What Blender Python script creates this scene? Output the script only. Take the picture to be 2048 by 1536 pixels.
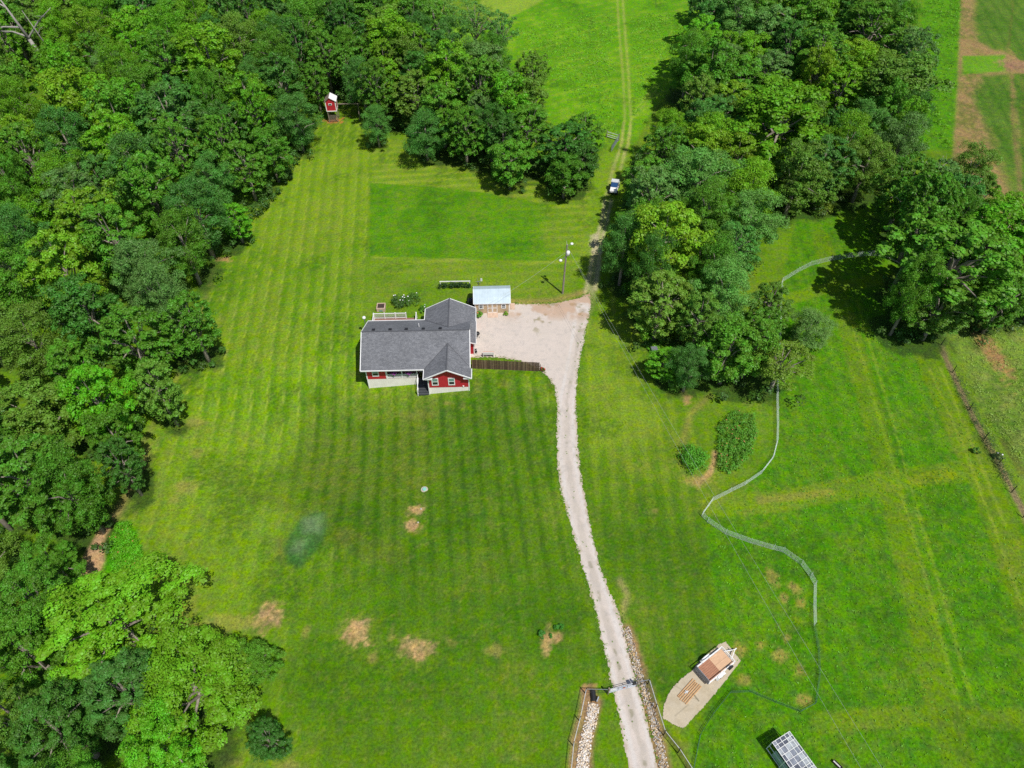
import bpy, math, random
import numpy as np
from mathutils import Vector, Matrix

random.seed(7); RNG = np.random.RandomState(11)
for o in list(bpy.data.objects): bpy.data.objects.remove(o)
scene = bpy.context.scene
COL = scene.collection
R = math.radians

# ------------------------------------------------------------------ camera, sky, sun, exposure
PITCH = 48.0; CAM_H = 70.0; FPX = 1420.0
cam_d = bpy.data.cameras.new('camera'); cam = bpy.data.objects.new('camera', cam_d); COL.objects.link(cam)
cam.location = (0, 0, CAM_H); cam.rotation_euler = (R(90-PITCH), 0, 0)
cam_d.sensor_width = 36; cam_d.lens = 36*FPX/2048; cam_d.clip_start = .5; cam_d.clip_end = 4000
scene.camera = cam
world = bpy.data.worlds.new('World'); scene.world = world; world.use_nodes = True
wn = world.node_tree; bg = wn.nodes['Background']
sky = wn.nodes.new('ShaderNodeTexSky'); sky.sky_type = 'NISHITA'; sky.sun_disc = False
SUN_DIR = Vector((.313, -.39, .866)).normalized()
SUN_EL = math.asin(SUN_DIR.z); sky.sun_elevation = SUN_EL
sky.sun_rotation = math.atan2(SUN_DIR.x, SUN_DIR.y)
sky.altitude = 200; sky.air_density = 1.0; sky.dust_density = 1.0; sky.ozone_density = 1.0
wn.links.new(sky.outputs[0], bg.inputs[0]); bg.inputs[1].default_value = .10
sun_d = bpy.data.lights.new('sun', 'SUN'); sun_d.energy = 4.6; sun_d.angle = R(.53); sun_d.color = (1, .955, .88)
sun = bpy.data.objects.new('sun', sun_d); COL.objects.link(sun)
sun.rotation_euler = (-SUN_DIR).to_track_quat('-Z', 'Y').to_euler()
scene.view_settings.view_transform = 'Standard'; scene.view_settings.look = 'None'
scene.view_settings.exposure = 0.0; scene.view_settings.gamma = 1.0
scene.view_settings.use_curve_mapping = False
scene.cycles.max_bounces = 6; scene.cycles.transparent_max_bounces = 8
scene.cycles.use_denoising = False

# ------------------------------------------------------------------ terrain and picking points on it
def tz(x, y):
    x = np.asarray(x, float); y = np.asarray(y, float)
    z = -3.3*np.exp(-(((x+24)/16)**2 + ((y-56)/10)**2))
    return z + 0.0
_p = R(PITCH)
def ray(px, py, z=0.0):
    u = (px-1024)/FPX; v = (py-768)/FPX
    d = (u, math.cos(_p)-v*math.sin(_p), -math.sin(_p)-v*math.cos(_p))
    t = (z-CAM_H)/d[2]
    return d[0]*t, d[1]*t
def at(px, py, h=0.0):
    "ground point (x, y, z) seen at a photo position; h = height of the seen point above the ground"
    z = h
    for _ in range(6):
        x, y = ray(px, py, z); z = float(tz(x, y))+h
    return x, y, z-h
def at2(pts, h=0.0): return [at(px, py, h)[:2] for px, py in pts]

def K(r, g, b, k=1.45):
    "albedo of a surface that looks (r,g,b) in full sun"
    f = lambda c: (c/255/12.92 if c <= 10 else ((c/255+.055)/1.055)**2.4)/k
    return (f(r), f(g), f(b))

# ------------------------------------------------------------------ numpy noise and masks
def vnoise(x, y, s, seed=0, octs=3):
    out = np.zeros_like(x); amp = 1; tot = 0
    for o in range(octs):
        rs = np.random.RandomState(seed*17+o); L = rs.rand(256, 256)
        fx = x*s; fy = y*s; ix = np.floor(fx).astype(int); iy = np.floor(fy).astype(int)
        tx = fx-ix; ty = fy-iy; tx = tx*tx*(3-2*tx); ty = ty*ty*(3-2*ty)
        a = L[ix & 255, iy & 255]; b = L[(ix+1) & 255, iy & 255]; c = L[ix & 255, (iy+1) & 255]; d = L[(ix+1) & 255, (iy+1) & 255]
        out += amp*((a*(1-tx)+b*tx)*(1-ty)+(c*(1-tx)+d*tx)*ty); tot += amp; amp *= .5; s *= 2.03
    return out/tot
def seg_dist(x, y, a, b):
    dx, dy = b[0]-a[0], b[1]-a[1]; L = dx*dx+dy*dy+1e-9
    t = np.clip(((x-a[0])*dx+(y-a[1])*dy)/L, 0, 1)
    return np.hypot(x-a[0]-t*dx, y-a[1]-t*dy)
def line_dist(x, y, pts):
    d = np.full(x.shape, 1e9)
    for a, b in zip(pts[:-1], pts[1:]): d = np.minimum(d, seg_dist(x, y, a, b))
    return d
def poly_sd(x, y, pts):
    "signed distance, negative inside"
    d = line_dist(x, y, list(pts)+[pts[0]])
    ins = np.zeros(x.shape, bool); n = len(pts)
    for i in range(n):
        x1, y1 = pts[i]; x2, y2 = pts[(i+1) % n]
        if y1 == y2: continue
        c = ((y1 > y) != (y2 > y)) & (x < (x2-x1)*(y-y1)/(y2-y1)+x1)
        ins ^= c
    return np.where(ins, -d, d)
def sstep(a, b, v):
    t = np.clip((v-a)/(b-a), 0, 1); return t*t*(3-2*t)

# ------------------------------------------------------------------ materials
def newmat(name):
    m = bpy.data.materials.new(name); m.use_nodes = True
    return m, m.node_tree, m.node_tree.nodes['Principled BSDF']
def node(nt, t, **kw):
    n = nt.nodes.new(t)
    for k, v in kw.items(): setattr(n, k, v)
    return n
def mat(name, col, rough=.7, var=.15, scale=3.0, bump=0.0, metal=0.0, spec=.4, coord='Object', scale3=None):
    "plain surface with tonal wear"
    m, nt, b = newmat(name)
    tc = node(nt, 'ShaderNodeTexCoord'); n = node(nt, 'ShaderNodeTexNoise'); n.inputs['Scale'].default_value = scale; n.inputs['Detail'].default_value = 6
    src = tc.outputs[coord]
    if scale3:
        mp = node(nt, 'ShaderNodeMapping'); mp.inputs['Scale'].default_value = scale3; nt.links.new(src, mp.inputs[0]); src = mp.outputs[0]
    nt.links.new(src, n.inputs['Vector'])
    mr = node(nt, 'ShaderNodeMapRange'); mr.inputs[1].default_value = .3; mr.inputs[2].default_value = .7
    mr.inputs[3].default_value = 1-var; mr.inputs[4].default_value = 1+var
    nt.links.new(n.outputs[0], mr.inputs[0])
    mx = node(nt, 'ShaderNodeVectorMath', operation='SCALE'); mx.inputs[0].default_value = col
    nt.links.new(mr.outputs[0], mx.inputs['Scale']); nt.links.new(mx.outputs[0], b.inputs['Base Color'])
    b.inputs['Roughness'].default_value = rough; b.inputs['Metallic'].default_value = metal
    b.inputs['Specular IOR Level'].default_value = spec
    if bump:
        bp = node(nt, 'ShaderNodeBump'); bp.inputs['Strength'].default_value = bump; bp.inputs['Distance'].default_value = .03
        nt.links.new(n.outputs[0], bp.inputs['Height']); nt.links.new(bp.outputs[0], b.inputs['Normal'])
    return m
M = {}
M['white'] = mat('white_paint', (.78, .78, .77), .5, .05, 2)
M['vinyl'] = mat('white_vinyl', (.74, .73, .71), .55, .09, 1.2)
M['red'] = mat('red_siding', (.40, .018, .028), .6, .08, 1.5)
M['foundation'] = mat('pale_foundation', (.66, .645, .60), .8, .12, 1.2, scale3=(1, 1, 2))
M['dark'] = mat('dark_void', (.03, .028, .026), .9)
M['black'] = mat('black_plastic', (.02, .02, .022), .45)
M['darkstep'] = mat('dark_step', (.055, .06, .068), .7, .2, 4)
M['fencewood'] = mat('weathered_brown_wood', (.13, .075, .045), .85, .35, 2, scale3=(6, 6, .6))
M['wood'] = mat('fresh_wood', (.50, .29, .13), .8, .25, 3, scale3=(1, 8, 8))
M['oldwood'] = mat('grey_wood', (.22, .18, .14), .85, .25, 3)
M['deck'] = mat('red_brown_deck', (.24, .12, .095), .7, .15, 2, scale3=(1, 8, 1))
M['tan'] = mat('tan_shed_wall', (.50, .37, .23), .75, .06, 2)
M['shedroof'] = mat('pale_metal_roof', (.56, .66, .72), .38, .06, 1, metal=.15)
M['metal'] = mat('galvanised_metal', (.34, .37, .42), .4, .12, 4, metal=.6)
M['pole'] = mat('pole_wood', (.26, .23, .19), .85, .15, 3)
M['soil'] = mat('soil', (.05, .032, .025), .95, .3, 6)
M['adobe'] = mat('pale_stone', (.52, .38, .29), .85, .15, 3)
M['purple'] = mat('purple_cushion', (.25, .06, .28), .85, .2, 6)
M['orange'] = mat('orange_clay', (.55, .19, .09), .8, .15, 5)
M['redflower'] = mat('red_flower', (.5, .03, .03), .7, .2, 6)
M['tyre'] = mat('tyre', (.025, .025, .025), .8)
M['wire'] = mat('wire', (.42, .46, .40), .5, .05, 4, metal=.3)
M['net'] = mat('white_net', (.62, .70, .66), .7, .08, 2)
M['greennet'] = mat('green_net', (.05, .14, .07), .7, .08, 2)
M['darkwire'] = mat('dark_fence_wire', (.06, .055, .05), .6, .1, 3)
M['sand'] = mat('orange_sand', (.50, .22, .10), .95, .2, 3)
M['bark'] = mat('bark', (.24, .21, .17), .9, .3, 4, bump=.5)
M['palebark'] = mat('pale_dead_wood', (.30, .28, .25), .9, .2, 3, bump=.3)
M['ply'] = mat('plywood_deck', (.56, .36, .22), .75, .12, 2, scale3=(1, 6, 1))
M['plank'] = mat('trailer_plank', (.36, .17, .10), .75, .25, 2, scale3=(1, 10, 1))
M['poly'] = mat('grey_polycarbonate', (.33, .36, .38), .3, .3, 3)
M['poly2'] = mat('dim_polycarbonate', (.20, .22, .26), .25, .35, 3)
M['poly3'] = mat('clear_dark_polycarbonate', (.10, .11, .14), .2, .35, 3)
M['paletarp'] = mat('pale_green_tarp', (.30, .42, .38), .7, .1, 3)
M['rubber'] = mat('rubber_mulch', (.06, .05, .045), .9, .3, 5)
M['teal'] = mat('teal_lid', (.22, .50, .42), .6, .1, 5)
M['concrete_ring'] = mat('concrete_ring', (.42, .38, .32), .85, .2, 6)
M['utvred'] = mat('red_body', (.35, .02, .015), .35, .1, 5)
M['utvbed'] = mat('grey_bed', (.55, .57, .58), .5, .15, 6)
def glassmat(name, col, rough=.12):
    m, nt, b = newmat(name); b.inputs['Base Color'].default_value = (*col, 1); b.inputs['Roughness'].default_value = rough
    b.inputs['Specular IOR Level'].default_value = .8; return m
M['glass_dark'] = glassmat('dark_window_glass', (.015, .02, .03))
M['glass_pale'] = glassmat('blind_behind_glass', (.16, .30, .27), .3)
M['glass_blue'] = glassmat('blue_windscreen', (.02, .07, .20))

def shingle_mat():
    m, nt, b = newmat('grey_shingle')
    tc = node(nt, 'ShaderNodeTexCoord')
    br = node(nt, 'ShaderNodeTexBrick'); br.inputs['Scale'].default_value = 1; br.offset = .5
    br.inputs['Brick Width'].default_value = .33; br.inputs['Row Height'].default_value = .15; br.inputs['Mortar Size'].default_value = .006
    br.inputs['Color1'].default_value = (.18, .185, .2, 1); br.inputs['Color2'].default_value = (.125, .13, .145, 1); br.inputs['Mortar'].default_value = (.075, .078, .085, 1)
    nt.links.new(tc.outputs['Object'], br.inputs['Vector'])
    n = node(nt, 'ShaderNodeTexNoise'); n.inputs['Scale'].default_value = 10; n.inputs['Detail'].default_value = 5
    n2 = node(nt, 'ShaderNodeTexNoise'); n2.inputs['Scale'].default_value = .5; n2.inputs['Detail'].default_value = 3
    for q in (n, n2): nt.links.new(tc.outputs['Object'], q.inputs['Vector'])
    mr = node(nt, 'ShaderNodeMapRange'); mr.inputs[1].default_value = .3; mr.inputs[2].default_value = .7; mr.inputs[3].default_value = .6; mr.inputs[4].default_value = 1.32
    mr2 = node(nt, 'ShaderNodeMapRange'); mr2.inputs[1].default_value = .3; mr2.inputs[2].default_value = .7; mr2.inputs[3].default_value = .88; mr2.inputs[4].default_value = 1.12
    nt.links.new(n.outputs[0], mr.inputs[0]); nt.links.new(n2.outputs[0], mr2.inputs[0])
    mu = node(nt, 'ShaderNodeMath', operation='MULTIPLY'); nt.links.new(mr.outputs[0], mu.inputs[0]); nt.links.new(mr2.outputs[0], mu.inputs[1])
    sc = node(nt, 'ShaderNodeVectorMath', operation='SCALE'); nt.links.new(br.outputs[0], sc.inputs[0]); nt.links.new(mu.outputs[0], sc.inputs['Scale'])
    nt.links.new(sc.outputs[0], b.inputs['Base Color']); b.inputs['Roughness'].default_value = .85
    bp = node(nt, 'ShaderNodeBump'); bp.inputs['Strength'].default_value = .4; bp.inputs['Distance'].default_value = .02
    nt.links.new(n.outputs[0], bp.inputs['Height']); nt.links.new(bp.outputs[0], b.inputs['Normal'])
    return m
M['shingle'] = shingle_mat(); M['cap'] = mat('dark_shingle_cap', (.085, .088, .098), .9, .2, 5)
def ribbed(name, col, period, axis, rough=.5, depth=.5, metal=0.0, dark=.8):
    "siding laps / metal roof ribs: fine relief at a fixed spacing"
    m, nt, b = newmat(name)
    tc = node(nt, 'ShaderNodeTexCoord'); sp = node(nt, 'ShaderNodeSeparateXYZ'); nt.links.new(tc.outputs['Object'], sp.inputs[0])
    d = node(nt, 'ShaderNodeMath', operation='DIVIDE'); d.inputs[1].default_value = period; nt.links.new(sp.outputs[axis], d.inputs[0])
    fr = node(nt, 'ShaderNodeMath', operation='FRACT'); nt.links.new(d.outputs[0], fr.inputs[0])
    bp = node(nt, 'ShaderNodeBump'); bp.inputs['Strength'].default_value = depth; bp.inputs['Distance'].default_value = .02
    nt.links.new(fr.outputs[0], bp.inputs['Height']); nt.links.new(bp.outputs[0], b.inputs['Normal'])
    n = node(nt, 'ShaderNodeTexNoise'); n.inputs['Scale'].default_value = 1.3; nt.links.new(tc.outputs['Object'], n.inputs['Vector'])
    mr = node(nt, 'ShaderNodeMapRange'); mr.inputs[1].default_value = .3; mr.inputs[2].default_value = .7; mr.inputs[3].default_value = .92; mr.inputs[4].default_value = 1.06
    nt.links.new(n.outputs[0], mr.inputs[0])
    gt = node(nt, 'ShaderNodeMapRange'); gt.inputs[1].default_value = .88; gt.inputs[2].default_value = .92; gt.inputs[3].default_value = 1; gt.inputs[4].default_value = dark
    nt.links.new(fr.outputs[0], gt.inputs[0])
    mu = node(nt, 'ShaderNodeMath', operation='MULTIPLY'); nt.links.new(mr.outputs[0], mu.inputs[0]); nt.links.new(gt.outputs[0], mu.inputs[1])
    sc = node(nt, 'ShaderNodeVectorMath', operation='SCALE'); sc.inputs[0].default_value = col; nt.links.new(mu.outputs[0], sc.inputs['Scale'])
    nt.links.new(sc.outputs[0], b.inputs['Base Color']); b.inputs['Roughness'].default_value = rough; b.inputs['Metallic'].default_value = metal
    return m
M['red'] = ribbed('red_lap_siding', (.52, .022, .040), .13, 2, .55, .5, dark=.7)
M['foundation'] = ribbed('pale_panel_skirting', (.85, .80, .75), .3, 0, .7, .3, dark=.85)
M['shedroof'] = ribbed('pale_ribbed_metal_roof', (.55, .66, .72), .23, 0, .35, .6, .2, dark=.8)
M['tan'] = ribbed('tan_grooved_wall', (.50, .37, .23), .2, 0, .75, .3, dark=.85)

def leaf_material():
    m, nt, b = newmat('leaf')
    nt.nodes.remove(b)
    oi = node(nt, 'ShaderNodeObjectInfo'); at_ = node(nt, 'ShaderNodeAttribute', attribute_name='var')
    hs = node(nt, 'ShaderNodeHueSaturation')
    h = node(nt, 'ShaderNodeMapRange'); h.inputs[3].default_value = .474; h.inputs[4].default_value = .505
    v = node(nt, 'ShaderNodeMapRange'); v.inputs[3].default_value = .62; v.inputs[4].default_value = 1.32
    nt.links.new(at_.outputs['Fac'], h.inputs[0]); nt.links.new(at_.outputs['Fac'], v.inputs[0])
    nt.links.new(h.outputs[0], hs.inputs['Hue']); nt.links.new(v.outputs[0], hs.inputs['Value'])
    nt.links.new(oi.outputs['Color'], hs.inputs['Color'])
    df = node(nt, 'ShaderNodeBsdfDiffuse'); tr = node(nt, 'ShaderNodeBsdfTranslucent'); gl = node(nt, 'ShaderNodeBsdfGlossy')
    gl.inputs['Roughness'].default_value = .5; gl.inputs['Color'].default_value = (.5, .5, .5, 1)
    nt.links.new(hs.outputs[0], df.inputs[0])
    tint = node(nt, 'ShaderNodeVectorMath', operation='MULTIPLY'); tint.inputs[1].default_value = (1.25, 1.1, .45); nt.links.new(hs.outputs[0], tint.inputs[0])
    nt.links.new(tint.outputs[0], tr.inputs[0])
    a = node(nt, 'ShaderNodeMixShader'); a.inputs[0].default_value = .30; nt.links.new(df.outputs[0], a.inputs[1]); nt.links.new(tr.outputs[0], a.inputs[2])
    c = node(nt, 'ShaderNodeMixShader'); c.inputs[0].default_value = .035; nt.links.new(a.outputs[0], c.inputs[1]); nt.links.new(gl.outputs[0], c.inputs[2])
    nt.links.new(c.outputs[0], nt.nodes['Material Output'].inputs[0])
    return m
M['leaf'] = leaf_material()

def ground_mat(name, gravel=False):
    m, nt, b = newmat(name)
    ge = node(nt, 'ShaderNodeNewGeometry'); ca = node(nt, 'ShaderNodeAttribute', attribute_name='tone'); ra = node(nt, 'ShaderNodeAttribute', attribute_name='rough')
    def noise(s, d=4, rg=.6):
        n = node(nt, 'ShaderNodeTexNoise'); n.inputs['Scale'].default_value = s; n.inputs['Detail'].default_value = d; n.inputs['Roughness'].default_value = rg
        nt.links.new(ge.outputs['Position'], n.inputs['Vector']); return n.outputs[0]
    def mr(src, a, b_, lo=.3, hi=.7):
        r = node(nt, 'ShaderNodeMapRange'); r.inputs[1].default_value = lo; r.inputs[2].default_value = hi; r.inputs[3].default_value = a; r.inputs[4].default_value = b_
        nt.links.new(src, r.inputs[0]); return r.outputs[0]
    def mul(a, b_):
        r = node(nt, 'ShaderNodeMath', operation='MULTIPLY')
        for i, s in enumerate((a, b_)):
            if isinstance(s, (int, float)): r.inputs[i].default_value = s
            else: nt.links.new(s, r.inputs[i])
        return r.outputs[0]
    def mixf(f, a, b_):
        r = node(nt, 'ShaderNodeMix'); r.data_type = 'FLOAT'; nt.links.new(f, r.inputs[0])
        for i, s in ((2, a), (3, b_)):
            if isinstance(s, (int, float)): r.inputs[i].default_value = s
            else: nt.links.new(s, r.inputs[i])
        return r.outputs[0]
    fine = noise(3.6 if not gravel else 9, 8, .86); mid = noise(1.1, 5, .7); big = noise(.22, 5, .65)
    f1 = mixf(ra.outputs['Fac'], mr(fine, .68, 1.33, .4, .6), mr(fine, .42, 1.6, .38, .62)) if not gravel else mr(fine, .8, 1.2)
    f2 = mixf(ra.outputs['Fac'], mr(mid, .90, 1.10, .36, .64), mr(mid, .76, 1.22, .36, .64)) if not gravel else mr(mid, .95, 1.05)
    f3 = mr(big, .90, 1.10) if not gravel else mr(big, .97, 1.03)
    val = mul(mul(f1, f2), f3)
    hs = node(nt, 'ShaderNodeHueSaturation'); nt.links.new(ca.outputs['Color'], hs.inputs['Color'])
    hn = noise(.7, 6, .8)
    nt.links.new(mr(hn, .472 if not gravel else .5, .516 if not gravel else .5), hs.inputs['Hue'])
    nt.links.new(mr(mid, .92 if not gravel else .82, 1.12 if not gravel else .95), hs.inputs['Saturation'])
    nt.links.new(val, hs.inputs['Value']); nt.links.new(hs.outputs[0], b.inputs['Base Color'])
    b.inputs['Roughness'].default_value = .95; b.inputs['Specular IOR Level'].default_value = .12
    bp = node(nt, 'ShaderNodeBump'); bp.inputs['Distance'].default_value = .22 if not gravel else .03
    nt.links.new(mixf(ra.outputs['Fac'], .25, .8), bp.inputs['Strength'])
    nt.links.new(fine, bp.inputs['Height']); nt.links.new(bp.outputs[0], b.inputs['Normal'])
    return m
M['ground'] = ground_mat('grass_and_soil'); M['gravel'] = ground_mat('gravel_surface', True)

# ------------------------------------------------------------------ mesh helpers
class MB:
    def __init__(s): s.v = []; s.f = []
    def add(s, vs, fs):
        n = len(s.v); s.v += [tuple(v) for v in vs]; s.f += [tuple(i+n for i in f) for f in fs]; return s
    def box(s, x0, x1, y0, y1, z0, z1):
        return s.add([(x0,y0,z0),(x1,y0,z0),(x1,y1,z0),(x0,y1,z0),(x0,y0,z1),(x1,y0,z1),(x1,y1,z1),(x0,y1,z1)],
                     [(0,3,2,1),(4,5,6,7),(0,1,5,4),(1,2,6,5),(2,3,7,6),(3,0,4,7)])
    def bar(s, p, q, w, h=None, up=(0,0,1)):
        "box section along p->q"
        h = h or w; p = Vector(p); q = Vector(q); d = (q-p).normalized(); u = Vector(up)
        if abs(d.dot(u)) > .98: u = Vector((0,1,0))
        a = d.cross(u).normalized()*w/2; c = a.cross(d).normalized()*h/2
        vs = [p-a-c,p+a-c,p+a+c,p-a+c,q-a-c,q+a-c,q+a+c,q-a+c]
        return s.add(vs, [(0,1,2,3),(7,6,5,4),(0,4,5,1),(1,5,6,2),(2,6,7,3),(3,7,4,0)])
    def cyl(s, p, q, r0, r1=None, n=10, cap=True):
        r1 = r0 if r1 is None else r1; p = Vector(p); q = Vector(q); d = (q-p).normalized()
        u = Vector((0,0,1)) if abs(d.z) < .95 else Vector((1,0,0)); a = d.cross(u).normalized(); b = d.cross(a)
        vs = []
        for c, r in ((p, r0), (q, r1)):
            for k in range(n):
                t = 2*math.pi*k/n; vs.append(c+(a*math.cos(t)+b*math.sin(t))*r)
        fs = [(k, (k+1) % n, n+(k+1) % n, n+k) for k in range(n)]
        if cap: fs += [tuple(range(n-1, -1, -1)), tuple(range(n, 2*n))]
        return s.add(vs, fs)
    def lathe(s, c, prof, n=14):
        vs = []; c = Vector(c)
        for r, z in prof:
            for k in range(n):
                t = 2*math.pi*k/n; vs.append(c+Vector((r*math.cos(t), r*math.sin(t), z)))
        fs = []
        for i in range(len(prof)-1):
            for k in range(n): fs.append((i*n+k, i*n+(k+1) % n, (i+1)*n+(k+1) % n, (i+1)*n+k))
        fs += [tuple(range(n-1, -1, -1)), tuple(range((len(prof)-1)*n, len(prof)*n))]
        return s.add(vs, fs)
    def prism(s, poly, z0, z1):
        n = len(poly)
        a = sum(poly[i][0]*poly[(i+1) % n][1]-poly[(i+1) % n][0]*poly[i][1] for i in range(n))
        if a < 0: poly = poly[::-1]
        vs = [(x, y, z0) for x, y in poly]+[(x, y, z1) for x, y in poly]
        return s.add(vs, [tuple(range(n-1, -1, -1)), tuple(range(n, 2*n))]+[(k, (k+1) % n, n+(k+1) % n, n+k) for k in range(n)])
    def slab(s, pts, t):
        "polygon in 3D thickened downwards by t"
        n = len(pts); vs = [tuple(p) for p in pts]+[(p[0], p[1], p[2]-t) for p in pts]
        return s.add(vs, [tuple(range(n)), tuple(range(2*n-1, n-1, -1))]+[(k, n+k, n+(k+1) % n, (k+1) % n) for k in range(n)])
    def build(s, name, m, parent=None, smooth=False):
        me = bpy.data.meshes.new(name); me.from_pydata(s.v, [], s.f); me.materials.append(m)
        import bmesh
        bm = bmesh.new(); bm.from_mesh(me); bmesh.ops.recalc_face_normals(bm, faces=bm.faces); bm.to_mesh(me); bm.free()
        if smooth:
            for p in me.polygons: p.use_smooth = True
        o = bpy.data.objects.new(name, me); COL.objects.link(o)
        if parent: o.parent = parent
        return o
def tag(o, label=None, cat=None, group=None, kind=None):
    if label: o['label'] = label
    if cat: o['category'] = cat
    if group: o['group'] = group
    if kind: o['kind'] = kind
    return o
def thing(name, label, cat, loc, rz=0, group=None):
    o = bpy.data.objects.new(name, None); COL.objects.link(o); o.location = loc; o.rotation_euler = (0, 0, rz)
    o.empty_display_size = .3
    return tag(o, label, cat, group)
def dup_tree(root, loc, rz=0, label=None, group=None, scale=None):
    r = root.copy(); COL.objects.link(r); r.location = loc; r.rotation_euler = (0, 0, rz)
    if scale: r.scale = scale
    if label: r['label'] = label
    if group: r['group'] = group
    for ch in list(root.children):
        c = ch.copy(); COL.objects.link(c); c.parent = r
        for g in list(ch.children):
            d = g.copy(); COL.objects.link(d); d.parent = c
    return r
def npmesh(name, V, F, mat_, attrs=None, kind=None):
    "mesh from arrays: V (n,3), F (m,4) quads or (m,3)"
    k = F.shape[1]; me = bpy.data.meshes.new(name)
    me.vertices.add(len(V)); me.vertices.foreach_set('co', np.ascontiguousarray(V, np.float32).ravel())
    me.loops.add(F.size); me.loops.foreach_set('vertex_index', np.ascontiguousarray(F, np.int32).ravel())
    me.polygons.add(len(F)); me.polygons.foreach_set('loop_start', np.arange(0, F.size, k, dtype=np.int32))
    try: me.polygons.foreach_set('loop_total', np.full(len(F), k, np.int32))
    except Exception: pass
    for an, (dom, typ, data) in (attrs or {}).items():
        a = me.attributes.new(an, typ, dom)
        a.data.foreach_set('color' if typ == 'FLOAT_COLOR' else 'value', np.ascontiguousarray(data, np.float32).ravel())
    me.update(calc_edges=True)
    me.materials.append(mat_)
    return me

# ------------------------------------------------------------------ trees: positions first (the ground needs them)
BRIGHT = (.135, .38, .012); YEL = (.165, .37, .014); MID = (.090, .29, .018); DARK = (.055, .205, .022); BLUE = (.075, .265, .038)
OLIVE = (.125, .29, .028); LIME = (.105, .39, .012); GREY = (.125, .30, .060); RUST = (.15, .27, .024); PALE = (.12, .34, .055)
TONE = {'bright': BRIGHT, 'yellow': YEL, 'mid': MID, 'dark': DARK, 'blue': BLUE, 'olive': OLIVE, 'lime': LIME, 'grey': GREY, 'rust': RUST, 'pale': PALE}
WORD = {'bright': 'bright green', 'yellow': 'yellow green', 'mid': 'mid green', 'dark': 'dark green', 'blue': 'blue green', 'olive': 'olive green', 'lime': 'fresh green', 'grey': 'grey green', 'rust': 'rust tinged', 'pale': 'pale green'}
STYLEWORD = {'clump': 'clumpy', 'broad': 'broad leaved', 'fine': 'feathery', 'tuft': 'tufted', 'open': 'open crowned'}
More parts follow.
